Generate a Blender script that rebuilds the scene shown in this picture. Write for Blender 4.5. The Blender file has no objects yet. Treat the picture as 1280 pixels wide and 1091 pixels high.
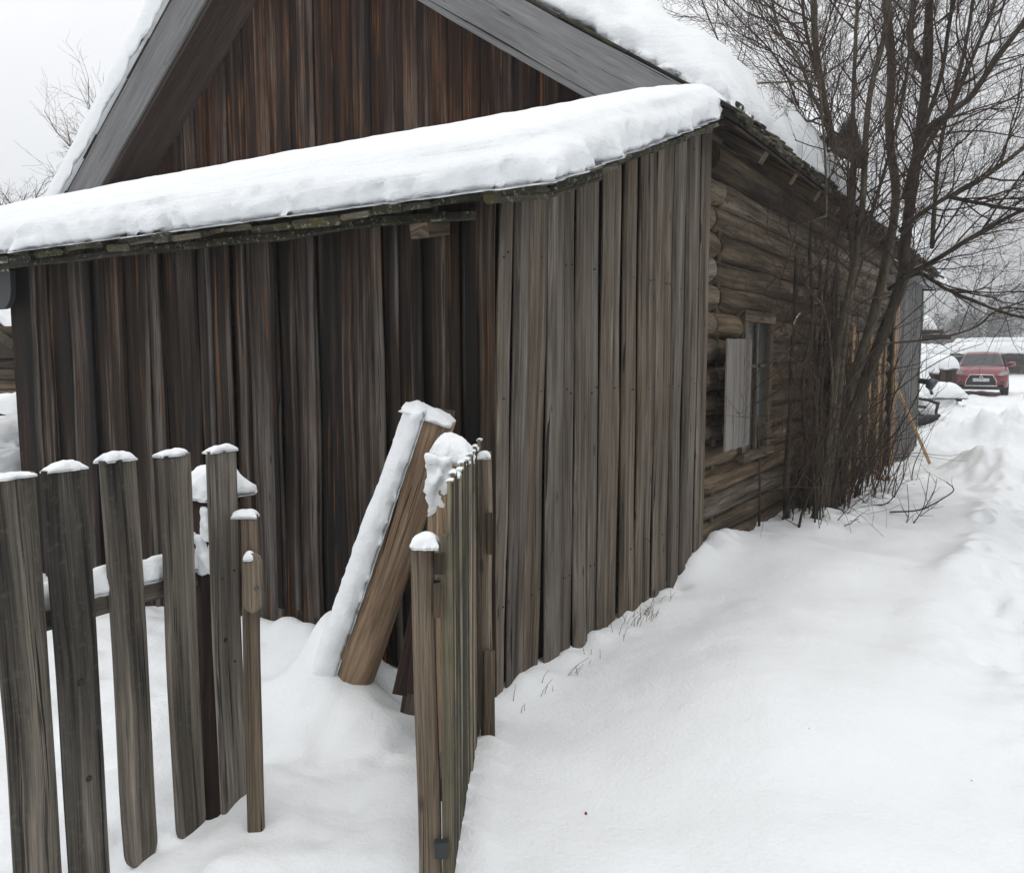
import bpy, bmesh, math, random
import numpy as np
from mathutils import Vector, Matrix, noise as mn
R = random.Random(11)
scene = bpy.context.scene
C = scene.collection
PI = math.pi
V3 = Vector

# ------------------------------------------------------------------ numpy value noise
def _h(ix, iy, seed):
    n = (ix.astype(np.int64) * 374761393 + iy.astype(np.int64) * 668265263 + seed * 1442695041) & 0xffffffff
    n = ((n ^ (n >> 13)) * 1274126177) & 0xffffffff
    return ((n ^ (n >> 16)) & 0xffff) / 65535.0
def vnoise(x, y, seed=0):
    x = np.asarray(x, float); y = np.asarray(y, float)
    ix = np.floor(x); iy = np.floor(y); fx = x - ix; fy = y - iy
    fx = fx * fx * fx * (fx * (fx * 6 - 15) + 10); fy = fy * fy * fy * (fy * (fy * 6 - 15) + 10)
    a = _h(ix, iy, seed); b = _h(ix + 1, iy, seed); c = _h(ix, iy + 1, seed); d = _h(ix + 1, iy + 1, seed)
    return ((a * (1 - fx) + b * fx) * (1 - fy) + (c * (1 - fx) + d * fx) * fy) * 2 - 1
def fbm(x, y, seed=0, octs=4, gain=.5):
    s = 0; a = 1.; f = 1.
    for k in range(octs):
        s = s + a * vnoise(np.asarray(x) * f + k * 17.3, np.asarray(y) * f - k * 9.1, seed + k); a *= gain; f *= 2.03
    return s
def n1(x, y, seed=0, octs=3): return float(fbm(np.array([x]), np.array([y]), seed, octs)[0])
def sstep(a, b, x):
    t = np.clip((np.asarray(x, float) - a) / (b - a), 0, 1); return t * t * (3 - 2 * t)

# ------------------------------------------------------------------ mesh builder
class MB:
    def __init__(s): s.v = []; s.f = []; s.uv = []; s.t = []; s.sm = []
    def face(s, idx, uvs=None, tone=(.5, .5, .5), smooth=False):
        s.f.append(idx); s.uv.extend(uvs if uvs else [(0., 0.)] * len(idx)); s.t.extend([tone] * len(idx)); s.sm.append(smooth)
    def build(s, name, mat, parent=None):
        me = bpy.data.meshes.new(name)
        me.from_pydata([tuple(p) for p in s.v], [], s.f)
        uvl = me.uv_layers.new(name='UVMap')
        uvl.data.foreach_set('uv', np.array(s.uv, dtype=np.float32).ravel())
        ca = me.color_attributes.new('tone', 'FLOAT_COLOR', 'CORNER')
        t = np.ones((len(s.t), 4), np.float32); t[:, :3] = np.array(s.t, np.float32)
        ca.data.foreach_set('color', t.ravel())
        me.polygons.foreach_set('use_smooth', s.sm)
        me.materials.append(mat); me.update()
        o = bpy.data.objects.new(name, me); C.objects.link(o)
        if parent: o.parent = parent; o.matrix_parent_inverse = Matrix.Translation(-parent.location)
        return o
    # box-like plank with rings along its length
    def plank(s, base, up, side, w, t, L, tone=None, seg=8, wob=.004, cut=0., taper=0., cham=.004, round_bottom=0., round_top=0., chx=0., edge_tone=None, twist=0., roughtop=0., bow=0.):
        base = V3(base); up = V3(up).normalized(); side = V3(side); side = (side - up * side.dot(up)).normalized(); out = side.cross(up).normalized()
        tone = tone or (R.random(), R.random(), R.random()); uo = R.random() * 40; vo = R.random() * 40; sd = R.random() * 100
        c = min(cham, t * .4, w * .4); n0 = len(s.v); cx_ = max(c, min(chx, w * .3))
        stations = [i / seg for i in range(seg + 1)]
        if round_bottom: stations = [0] + [round_bottom * q / L for q in (.04, .13, .28, .5, .75, 1.)] + [x for x in stations if x > round_bottom * 1.3 / L]
        if round_top: stations = [x for x in stations if x < 1 - round_top * 1.3 / L] + [1 - round_top / L, 1 - round_top * .4 / L, 1 - round_top * .12 / L, 1.]
        for k, q in enumerate(stations):
            l = q * L; ww = w * (1 - taper * q)
            if round_bottom and l < round_bottom: ww *= math.sqrt(max(.06, 1 - (1 - l / round_bottom) ** 2))
            if round_top and L - l < round_top: ww *= math.sqrt(max(.06, 1 - (1 - (L - l) / round_top) ** 2))
            cx = wob * mn.noise((sd, l * 1.3, 0)) * 2 + bow * math.sin(q * PI); cy = wob * mn.noise((sd, l * 1.1, 5)) * 1.6
            a = ww / 2 + wob * .8 * mn.noise((sd, l * 2.3, 9)); b = ww / 2 + wob * .8 * mn.noise((sd, l * 2.3, 19)); h = t / 2
            pts = [(-a + cx_, -h), (b - cx_, -h), (b, -h + c), (b, h - c), (b - cx_, h), (-a + cx_, h), (-a, h - c), (-a, -h + c)]
            tw = twist * q; ct, st = math.cos(tw), math.sin(tw)
            for (x, y) in pts:
                x, y = x * ct - y * st, x * st + y * ct
                ll = l + (cut * x if q == 1 else 0) + (roughtop * mn.noise((x * 30, y * 30, sd)) if q == 1 else 0)
                s.v.append(base + up * ll + side * (x + cx) + out * (y + cy))
        per = [0, w - 2 * c, w - c, w - c + t, w + t, 2 * w + t, 2 * w + t + c, 2 * w + 2 * t, 2 * w + 2 * t + 2 * c]
        for k in range(len(stations) - 1):
            v0, v1 = stations[k] * L + vo, stations[k + 1] * L + vo
            for j in range(8):
                j2 = (j + 1) % 8; a = n0 + k * 8
                s.face((a + j, a + j2, a + 8 + j2, a + 8 + j), [(per[j] + uo, v0), (per[j + 1] + uo, v0), (per[j + 1] + uo, v1), (per[j] + uo, v1)], edge_tone if edge_tone and j in (1, 2, 3, 5, 6, 7) else tone)
        e = n0 + (len(stations) - 1) * 8
        s.face(tuple(n0 + j for j in reversed(range(8))), [(uo + j * .01, vo) for j in range(8)], tone)
        s.face(tuple(e + j for j in range(8)), [(uo + j * .01, vo) for j in range(8)], tone)
    def box(s, lo, hi, tone=None, **k):
        lo = V3(lo); hi = V3(hi); d = hi - lo; ax = max(range(3), key=lambda i: d[i])
        up = V3((0, 0, 0)); up[ax] = 1; sx = (ax + 1) % 3; sy = (ax + 2) % 3; side = V3((0, 0, 0)); side[sx] = 1
        base = (lo + hi) / 2; base[ax] = lo[ax]
        s.plank(base, up, side, d[sx], d[sy], d[ax], tone, wob=k.get('wob', 0), seg=k.get('seg', 2), cham=k.get('cham', .004))
    # tube through points
    def tube(s, pts, rad, sides=8, tone=None, jit=0., cap=True, smooth=True, squash=None, uvs=1.):
        tone = tone or (R.random(), R.random(), R.random()); uo = R.random() * 30; vo = R.random() * 30; sd = R.random() * 90
        n = len(pts); n0 = len(s.v); pts = [V3(p) for p in pts]; N = None; L = 0.
        ls = []
        for i, p in enumerate(pts):
            d = (pts[min(i + 1, n - 1)] - pts[max(i - 1, 0)])
            if d.length < 1e-9: d = V3((0, 0, 1))
            d.normalize()
            if N is None:
                N = d.cross(V3((0.31, 0.2, .93)) if abs(d.z) < .9 else V3((1, .1, 0))).normalized()
            else:
                N = N - d * N.dot(d); N = N.normalized() if N.length > 1e-6 else d.orthogonal().normalized()
            B = d.cross(N); r = rad[i] if not isinstance(rad, (int, float)) else rad
            if i: L += (p - pts[i - 1]).length
            ls.append(L)
            for j in range(sides):
                a = 2 * PI * j / sides; rr = r
                if jit: rr *= 1 + jit * mn.noise((math.cos(a) * 1.3 + sd, math.sin(a) * 1.3, L * 2.2))
                s.v.append(p + N * (math.cos(a) * rr) + B * (math.sin(a) * rr))
        r0 = (rad if isinstance(rad, (int, float)) else rad[0]) * 2 * PI / sides * uvs
        for i in range(n - 1):
            for j in range(sides):
                a = n0 + i * sides; j2 = (j + 1) % sides
                s.face((a + j, a + j2, a + sides + j2, a + sides + j), [(uo + j * r0, vo + ls[i]), (uo + (j + 1) * r0, vo + ls[i]), (uo + (j + 1) * r0, vo + ls[i + 1]), (uo + j * r0, vo + ls[i + 1])], tone, smooth)
        if cap:
            e = n0 + (n - 1) * sides
            if sides <= 4: return
            s.face(tuple(n0 + j for j in reversed(range(sides))), [(uo + math.cos(j) * .05, vo + math.sin(j) * .05) for j in range(sides)], tone)
            s.face(tuple(e + j for j in range(sides)), [(uo + math.cos(j) * .05, vo + math.sin(j) * .05) for j in range(sides)], tone)
    def quad(s, a, b, c, d, tone=None, uvs=None):
        n = len(s.v); s.v += [V3(a), V3(b), V3(c), V3(d)]; s.face((n, n + 1, n + 2, n + 3), uvs or [(0, 0), (1, 0), (1, 1), (0, 1)], tone or (.5, .5, .5))
    def poly_extrude(s, pts, d, tone=None):
        """closed outline extruded along d"""
        tone = tone or (R.random(), R.random(), R.random()); n = len(pts); n0 = len(s.v); d = V3(d)
        s.v += [V3(p) for p in pts] + [V3(p) + d for p in pts]
        s.face(tuple(n0 + i for i in range(n)), [(p[0] + p[1] * .3, p[2]) for p in pts], tone)
        s.face(tuple(n0 + n + i for i in reversed(range(n))), [(pts[i][0], pts[i][2]) for i in reversed(range(n))], tone)
        for i in range(n):
            j = (i + 1) % n
            s.face((n0 + j, n0 + i, n0 + n + i, n0 + n + j), [(0, 0), (.1, 0), (.1, .1), (0, .1)], tone)

def empty(name, loc, label, cat, group=None):
    o = bpy.data.objects.new(name, None); C.objects.link(o); o.location = loc; o.empty_display_size = .2
    o['label'] = label; o['category'] = cat
    if group: o['group'] = group
    return o
def tag(o, label, cat, group=None):
    o['label'] = label; o['category'] = cat
    if group: o['group'] = group
    return o
def structure(o): o['kind'] = 'structure'; return o

# ------------------------------------------------------------------ materials
def mat(name):
    m = bpy.data.materials.new(name); m.use_nodes = True; nt = m.node_tree; b = nt.nodes['Principled BSDF']; return m, nt, b
class NT:
    def __init__(s, nt): s.nt = nt
    def n(s, typ, **kw):
        x = s.nt.nodes.new(typ)
        for k, v in kw.items():
            if k == 'inp':
                for i, val in v.items():
                    if hasattr(val, 'links') or isinstance(val, bpy.types.NodeSocket): s.nt.links.new(val, x.inputs[i])
                    else: x.inputs[i].default_value = val
            else: setattr(x, k, v)
        return x
    def math(s, op, a, b=0., c=None):
        x = s.n('ShaderNodeMath', operation=op); i = {0: a, 1: b}
        if c is not None: i[2] = c
        for k, val in i.items():
            if isinstance(val, bpy.types.NodeSocket): s.nt.links.new(val, x.inputs[k])
            else: x.inputs[k].default_value = val
        return x.outputs[0]
    def ramp(s, fac, stops, interp='LINEAR'):
        x = s.n('ShaderNodeValToRGB'); x.color_ramp.interpolation = interp; e = x.color_ramp.elements
        while len(e) < len(stops): e.new(.5)
        for el, (p, c) in zip(e, stops): el.position = p; el.color = (*c, 1) if len(c) == 3 else c
        s.nt.links.new(fac, x.inputs[0]); return x.outputs[0]
    def mix(s, fac, a, b, mode='MIX'):
        x = s.n('ShaderNodeMix', data_type='RGBA', blend_type=mode)
        for k, val in ((0, fac), (6, a), (7, b)):
            if isinstance(val, bpy.types.NodeSocket): s.nt.links.new(val, x.inputs[k])
            else: x.inputs[k].default_value = val if k == 0 else (*val, 1)
        return x.outputs[2]
    def noise(s, vec, scale, detail=4, rough=.55, dist=0.):
        x = s.n('ShaderNodeTexNoise', noise_dimensions='3D'); s.nt.links.new(vec, x.inputs['Vector'])
        x.inputs['Scale'].default_value = scale; x.inputs['Detail'].default_value = detail; x.inputs['Roughness'].default_value = rough; x.inputs['Distortion'].default_value = dist
        return x.outputs[0]

def wood(name, cols, orange=.0, moss=0., knots=.5, grain=1., contrast=1., rough=.85, lichen=0., tonev=.6, bump=.5, dark_streak=.5, gamp=1., wamp=.45):
    """weathered timber: cols = four linear colours dark to light, grain runs along v of the UV map"""
    m, nt, b = mat(name); g = NT(nt)
    uv = g.n('ShaderNodeUVMap', uv_map='UVMap').outputs[0]
    tone = g.n('ShaderNodeAttribute', attribute_name='tone').outputs['Color']
    sep = g.n('ShaderNodeSeparateColor', inp={0: tone})
    def st(su, sv):
        return g.n('ShaderNodeVectorMath', operation='MULTIPLY', inp={0: uv, 1: (su, sv, 1)}).outputs[0]
    warp = g.noise(st(5, .9), 1., 3)
    uvw = g.n('ShaderNodeVectorMath', operation='ADD', inp={0: uv, 1: g.n('ShaderNodeCombineXYZ', inp={0: g.math('MULTIPLY', g.math('SUBTRACT', warp, .5), .05)}).outputs[0]}).outputs[0]
    def stw(su, sv):
        return g.n('ShaderNodeVectorMath', operation='MULTIPLY', inp={0: uvw, 1: (su, sv, 1)}).outputs[0]
    fine = g.noise(stw(190 * grain, 4), 1., 5, .65)
    med = g.noise(stw(34 * grain, .8), 1., 5, .6)
    blot = g.noise(st(5.5, 1.1), 1., 4, .55)
    wide = g.noise(st(13, .35), 1., 3, .5)
    f = g.math('ADD', g.math('MULTIPLY', med, .5 * contrast), g.math('MULTIPLY', blot, .4 * contrast))
    f = g.math('ADD', f, g.math('MULTIPLY', wide, wamp * contrast))
    f = g.math('ADD', f, g.math('MULTIPLY', g.math('SUBTRACT', sep.outputs[0], .5), tonev))
    f = g.math('ADD', f, .5 - (.45 + wamp / 2) * contrast)
    col = g.ramp(f, [(.2, cols[0]), (.42, cols[1]), (.62, cols[2]), (.85, cols[3])])
    # hue drift board to board
    hs = g.n('ShaderNodeHueSaturation', inp={'Saturation': g.math('ADD', .72, g.math('MULTIPLY', sep.outputs[1], .5)), 'Color': col}); col = hs.outputs[0]
    mid = g.noise(stw(85 * grain, 1.6), 1., 4, .6)
    fg = g.math('MAXIMUM', .18, g.math('ADD', -.92, g.math('ADD', g.math('MULTIPLY', fine, 2.3), g.math('MULTIPLY', mid, 1.55))))
    if gamp != 1.: fg = g.math('ADD', 1 - gamp, g.math('MULTIPLY', fg, gamp))
    col = g.mix(1., col, g.n('ShaderNodeCombineColor', inp={0: fg, 1: fg, 2: fg}).outputs[0], 'MULTIPLY')
    if dark_streak:
        ds = g.noise(stw(48, .45), 1., 3, .6)
        k = g.ramp(ds, [(.57, (0, 0, 0)), (.68, (1, 1, 1))])
        col = g.mix(g.math('MULTIPLY', k, dark_streak), col, tuple(c * .45 for c in cols[0]))
    # checks: thin dark splits
    ck = g.noise(stw(75, 1.3), 1., 2, .4)
    k = g.ramp(ck, [(.685, (0, 0, 0)), (.70, (1, 1, 1))])
    col = g.mix(g.math('MULTIPLY', k, .9), col, tuple(c * .2 for c in cols[0]))
    wk = g.ramp(g.noise(stw(22, .35), 1., 4, .65), [(.63, (0, 0, 0)), (.645, (1, 1, 1)), (.665, (1, 1, 1)), (.68, (0, 0, 0))])
    col = g.mix(g.math('MULTIPLY', wk, .75), col, tuple(c * .3 for c in cols[0]))
    if orange:
        on = g.noise(stw(42, .55), 1., 3, .5); om = g.noise(st(3., 1.4), 1., 2)
        k = g.math('MULTIPLY', g.ramp(on, [(.57, (0, 0, 0)), (.68, (1, 1, 1))]), g.ramp(om, [(.47, (0, 0, 0)), (.62, (1, 1, 1))]))
        col = g.mix(g.math('MULTIPLY', k, orange), col, (.21, .085, .018))
    if knots:
        vo = g.n('ShaderNodeTexVoronoi', feature='F1', inp={'Vector': st(9, 3.6), 'Scale': 1.}); 
        pick = g.n('ShaderNodeSeparateColor', inp={0: vo.outputs['Color']}).outputs[0]
        d = g.math('ADD', vo.outputs['Distance'], g.math('MULTIPLY', g.math('LESS_THAN', pick, .66), 1.))
        k = g.ramp(d, [(.07, (1, 1, 1)), (.15, (0, 0, 0))])
        col = g.mix(g.math('MULTIPLY', k, knots), col, tuple(c * .35 for c in cols[0]))
    if moss:
        geo = g.n('ShaderNodeTexCoord').outputs['Object']
        mo = g.noise(geo, 9., 5, .65)
        k = g.ramp(mo, [(.45, (0, 0, 0)), (.66, (1, 1, 1))])
        k = g.math('MULTIPLY', k, g.math('MULTIPLY', sep.outputs[2], 1.5, ))
        col = g.mix(g.math('MINIMUM', g.math('MULTIPLY', k, moss), .8), col, (.085, .08, .022))
    if lichen:
        geo = g.n('ShaderNodeTexCoord').outputs['Object']
        mo = g.noise(geo, 38., 4, .7)
        k = g.ramp(mo, [(.56, (0, 0, 0)), (.66, (1, 1, 1))])
        col = g.mix(g.math('MULTIPLY', k, lichen), col, (.22, .235, .17))
    nt.links.new(col, b.inputs['Base Color']); b.inputs['Roughness'].default_value = rough; b.inputs['Specular IOR Level'].default_value = .25
    hh = g.math('ADD', g.math('MULTIPLY', fine, .6), g.math('SUBTRACT', g.math('MULTIPLY', med, .8), g.math("MULTIPLY", g.ramp(ck, [(.67, (0, 0, 0)), (.70, (1, 1, 1))]), .8)))
    bp = g.n('ShaderNodeBump', inp={'Height': hh, 'Strength': bump, 'Distance': .006}); nt.links.new(bp.outputs[0], b.inputs['Normal'])
    return m

M = {}
M['front'] = wood('dark_weathered_boards', [(.0036, .0023, .0015), (.0135, .0076, .0045), (.037, .0245, .0165), (.10, .086, .074)], orange=.6, knots=.6, contrast=1.9, tonev=.62, dark_streak=.75, wamp=.75)
M['side'] = wood('grey_weathered_boards', [(.024, .0175, .0125), (.08, .062, .0465), (.15, .125, .10), (.245, .216, .186)], orange=.0, knots=.8, contrast=1.45, tonev=.22, moss=.05)
M['gable'] = wood('brown_gable_boards', [(.0062, .003, .0018), (.024, .0095, .0046), (.066, .031, .0155), (.135, .1, .076)], orange=1.1, knots=.5, contrast=1.8, tonev=.5, wamp=.7)
M['soffit'] = wood('brown_soffit_boards', [(.02, .013, .010), (.04, .025, .019), (.06, .04, .031), (.10, .08, .07)], knots=.4, contrast=.9, tonev=.4)
M['barge'] = wood('grey_barge_boards', [(.085, .083, .083), (.15, .149, .15), (.205, .204, .206), (.29, .288, .285)], knots=.5, contrast=.9, tonev=.25, dark_streak=.25, gamp=.5)
M['log'] = wood('old_logs', [(.02, .0135, .0085), (.08, .059, .0385), (.17, .132, .092), (.27, .22, .165)], knots=.6, contrast=1.3, tonev=.4, grain=.6, bump=.9)
M['shutter'] = wood('pale_shutter_boards', [(.06, .052, .045), (.145, .13, .117), (.215, .198, .182), (.3, .28, .262)], knots=.7, contrast=1.35, tonev=.4, gamp=.9)
M['picket'] = wood('picket_wood', [(.02, .0182, .0158), (.082, .072, .06), (.172, .15, .124), (.29, .257, .213)], knots=.95, contrast=1.6, tonev=.45, moss=.0, wamp=.65, dark_streak=.7, lichen=.12)
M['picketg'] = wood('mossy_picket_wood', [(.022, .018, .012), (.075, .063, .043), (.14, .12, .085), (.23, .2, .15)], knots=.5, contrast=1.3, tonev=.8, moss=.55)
M['post'] = wood('tan_post_wood', [(.04, .029, .019), (.105, .08, .055), (.175, .137, .097), (.27, .225, .17)], knots=.6, contrast=1.25, tonev=.3)
M['beam'] = wood('brown_hewn_timber', [(.10, .062, .038), (.235, .158, .10), (.35, .25, .165), (.45, .345, .24)], knots=.4, contrast=1., tonev=.15, grain=.5)
M['rot'] = wood('rotten_dark_wood', [(.008, .005, .004), (.022, .012, .009), (.045, .027, .02), (.08, .055, .04)], knots=.3, contrast=1.3)
M['fresh'] = wood('fresh_yellow_wood', [(.33, .21, .09), (.46, .31, .15), (.55, .4, .21), (.62, .47, .28)], knots=.3, contrast=.7, tonev=.2, dark_streak=.05)
M['tanb'] = wood('new_tan_boards', [(.12, .075, .042), (.21, .138, .08), (.3, .205, .125), (.37, .275, .18)], knots=.4, contrast=.9, tonev=.4, dark_streak=.2)
M['ext'] = wood('blue_grey_boards', [(.04, .037, .036), (.09, .086, .084), (.145, .14, .137), (.225, .218, .212)], knots=.4, contrast=1., tonev=.55)
M['shingle'] = wood('mossy_shingles', [(.006, .007, .005), (.022, .019, .013), (.05, .043, .032), (.11, .098, .078)], knots=0, contrast=1.5, moss=.55, lichen=.75, bump=1.)
M['darkroof'] = wood('dark_roof_boards', [(.008, .007, .006), (.018, .016, .013), (.03, .027, .022), (.05, .046, .04)], knots=0, contrast=1.2, moss=.3)
M['far'] = wood('far_wood', [(.03, .022, .017), (.07, .05, .038), (.12, .088, .068), (.18, .14, .11)], knots=0)

def bark(name, c0, c1, c2, moss=.4, scale=14.):
    m, nt, b = mat(name); g = NT(nt); geo = g.n('ShaderNodeTexCoord').outputs['Object']
    st = g.n('ShaderNodeVectorMath', operation='MULTIPLY', inp={0: geo, 1: (1, 1, .35)}).outputs[0]
    a = g.noise(st, scale, 6, .65); big = g.noise(geo, 2.2, 3)
    col = g.ramp(g.math('ADD', g.math('MULTIPLY', a, .7), g.math('MULTIPLY', big, .3)), [(.36, c0), (.5, c1), (.66, c2)])
    if moss:
        k = g.ramp(g.noise(geo, 5., 5, .7), [(.47, (0, 0, 0)), (.62, (1, 1, 1))]); col = g.mix(g.math('MULTIPLY', k, moss), col, (.07, .075, .04))
    nt.links.new(col, b.inputs['Base Color']); b.inputs['Roughness'].default_value = .9; b.inputs['Specular IOR Level'].default_value = .2
    bp = g.n('ShaderNodeBump', inp={'Height': a, 'Strength': .6, 'Distance': .02}); nt.links.new(bp.outputs[0], b.inputs['Normal'])
    return m
M['bark'] = bark('olive_grey_bark', (.04, .034, .024), (.1, .084, .06), (.18, .155, .115), .3)
M['barkdark'] = bark('dark_bark', (.02, .016, .012), (.05, .041, .031), (.10, .085, .066), .25)
M['twig'] = bark('red_brown_twigs', (.034, .023, .019), (.064, .044, .036), (.10, .075, .06), 0, 6.)
M['shoot'] = bark('reddish_shoots', (.034, .02, .015), (.066, .04, .03), (.11, .072, .055), 0, 6.)
M['fartwig'] = bark('far_grey_twigs', (.06, .05, .045), (.09, .075, .068), (.12, .1, .09), 0, 6.)

def snowmat(name, base=(.85, .872, .89), bump=.25, strata=False, dirt=0.):
    m, nt, b = mat(name); g = NT(nt); geo = g.n('ShaderNodeTexCoord').outputs['Object']
    a = g.noise(geo, 55., 5, .65); c = g.noise(geo, 7., 4, .55)
    h = g.math('ADD', g.math('MULTIPLY', a, .5), g.math('MULTIPLY', c, 1.))
    if strata:
        st = g.n('ShaderNodeVectorMath', operation='MULTIPLY', inp={0: geo, 1: (.7, .7, 22)}).outputs[0]
        h = g.math('ADD', h, g.math('MULTIPLY', g.noise(st, 1., 4, .6), 1.1))
    col = g.mix(g.math('MULTIPLY', c, .25), base, (.81, .836, .862))
    if dirt:
        vo = g.n('ShaderNodeTexVoronoi', feature='F1', inp={'Vector': geo, 'Scale': 7.})
        pk_ = g.n('ShaderNodeSeparateColor', inp={0: vo.outputs['Color']}).outputs[0]
        sd_ = g.math('MULTIPLY', g.math('GREATER_THAN', pk_, .955), g.math('LESS_THAN', vo.outputs['Distance'], .045))
        col = g.mix(g.math('MULTIPLY', sd_, .8), col, (.16, .12, .09))
        k = g.ramp(g.noise(geo, 3.2, 6, .7), [(.6, (0, 0, 0)), (.78, (1, 1, 1))])
        sp = g.n('ShaderNodeSeparateXYZ', inp={0: geo})
        far = g.n('ShaderNodeMapRange', inp={0: sp.outputs[1], 1: 11., 2: 16., 3: 0., 4: dirt}).outputs[0]
        col = g.mix(g.math('MULTIPLY', k, far), col, (.55, .53, .52))
    nt.links.new(col, b.inputs['Base Color']); b.inputs['Roughness'].default_value = .75; b.inputs['Specular IOR Level'].default_value = .2
    bp = g.n('ShaderNodeBump', inp={'Height': h, 'Strength': bump, 'Distance': .02}); nt.links.new(bp.outputs[0], b.inputs['Normal'])
    return m
M['snow'] = snowmat('snow', base=(.85, .872, .89), bump=.6, dirt=.35)
M['roofsnow'] = snowmat('snow_cover', bump=.6, strata=True)
M['crust'] = snowmat('clinging_snow', bump=.6)

def needles():
    m, nt, b = mat('dark_conifer_needles'); g = NT(nt)
    tn_ = g.n('ShaderNodeSeparateColor', inp={0: g.n('ShaderNodeAttribute', attribute_name='tone').outputs['Color']})
    col = g.ramp(tn_.outputs[0], [(0., (.012, .017, .012)), (.6, (.03, .037, .028)), (.84, (.05, .05, .04)), (.86, (.42, .44, .46))])
    nt.links.new(col, b.inputs['Base Color']); b.inputs['Roughness'].default_value = .95; b.inputs['Specular IOR Level'].default_value = .1
    return m
def plain(name, col, rough=.5, metal=0., var=.15, scale=8., spec=.5, coat=0.):
    m, nt, b = mat(name); g = NT(nt); geo = g.n('ShaderNodeTexCoord').outputs['Object']
    a = g.noise(geo, scale, 5, .6)
    c = g.mix(a, tuple(x * (1 - var) for x in col), tuple(min(1, x * (1 + var)) for x in col))
    nt.links.new(c, b.inputs['Base Color']); b.inputs['Roughness'].default_value = rough; b.inputs['Metallic'].default_value = metal; b.inputs['Specular IOR Level'].default_value = spec
    b.inputs['Coat Weight'].default_value = coat
    return m
M['carred'] = plain('red_car_paint', (.19, .016, .024), .35, 0, .12, 3., .5, .5)
M['glass'] = plain('dark_window_glass', (.035, .042, .046), .08, 0, .2, 3., .8)
M['pane'] = plain('dusty_window_pane', (.06, .07, .068), .12, 0, .35, 5., .8)
M['black'] = plain('black_plastic', (.012, .012, .013), .6)
M['rubber'] = plain('tyre_rubber', (.02, .02, .021), .9)
M['chrome'] = plain('chrome_trim', (.7, .7, .72), .2, 1., .05)
M['lamp'] = plain('headlamp_lens', (.36, .36, .37), .15, .3, .1)
M['platew'] = plain('plate_white', (.75, .75, .75), .5, 0, .04)
M['ink'] = plain('plate_lettering', (.02, .02, .025), .6)
M['tar'] = plain('dark_grey_sheet', (.028, .031, .033), .55, 0, .35, 6., .4)
M['greenpaint'] = plain('flaking_green_paint', (.13, .17, .12), .8, 0, .4, 14., .3)
M['metal'] = plain('dull_grey_metal', (.09, .095, .1), .5, .6, .3, 12.)
M['berry'] = plain('red_berry_skin', (.25, .01, .02), .35)
M['straw'] = plain('dry_straw', (.16, .1, .05), .9, 0, .4, 9., .2)
M['needle'] = needles()
M['brick'] = plain('brown_brick', (.09, .05, .038), .9, 0, .35, 12., .2)
M['blackcloth'] = plain('black_tarpaulin', (.015, .014, .018), .6, 0, .3, 9.)

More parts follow.
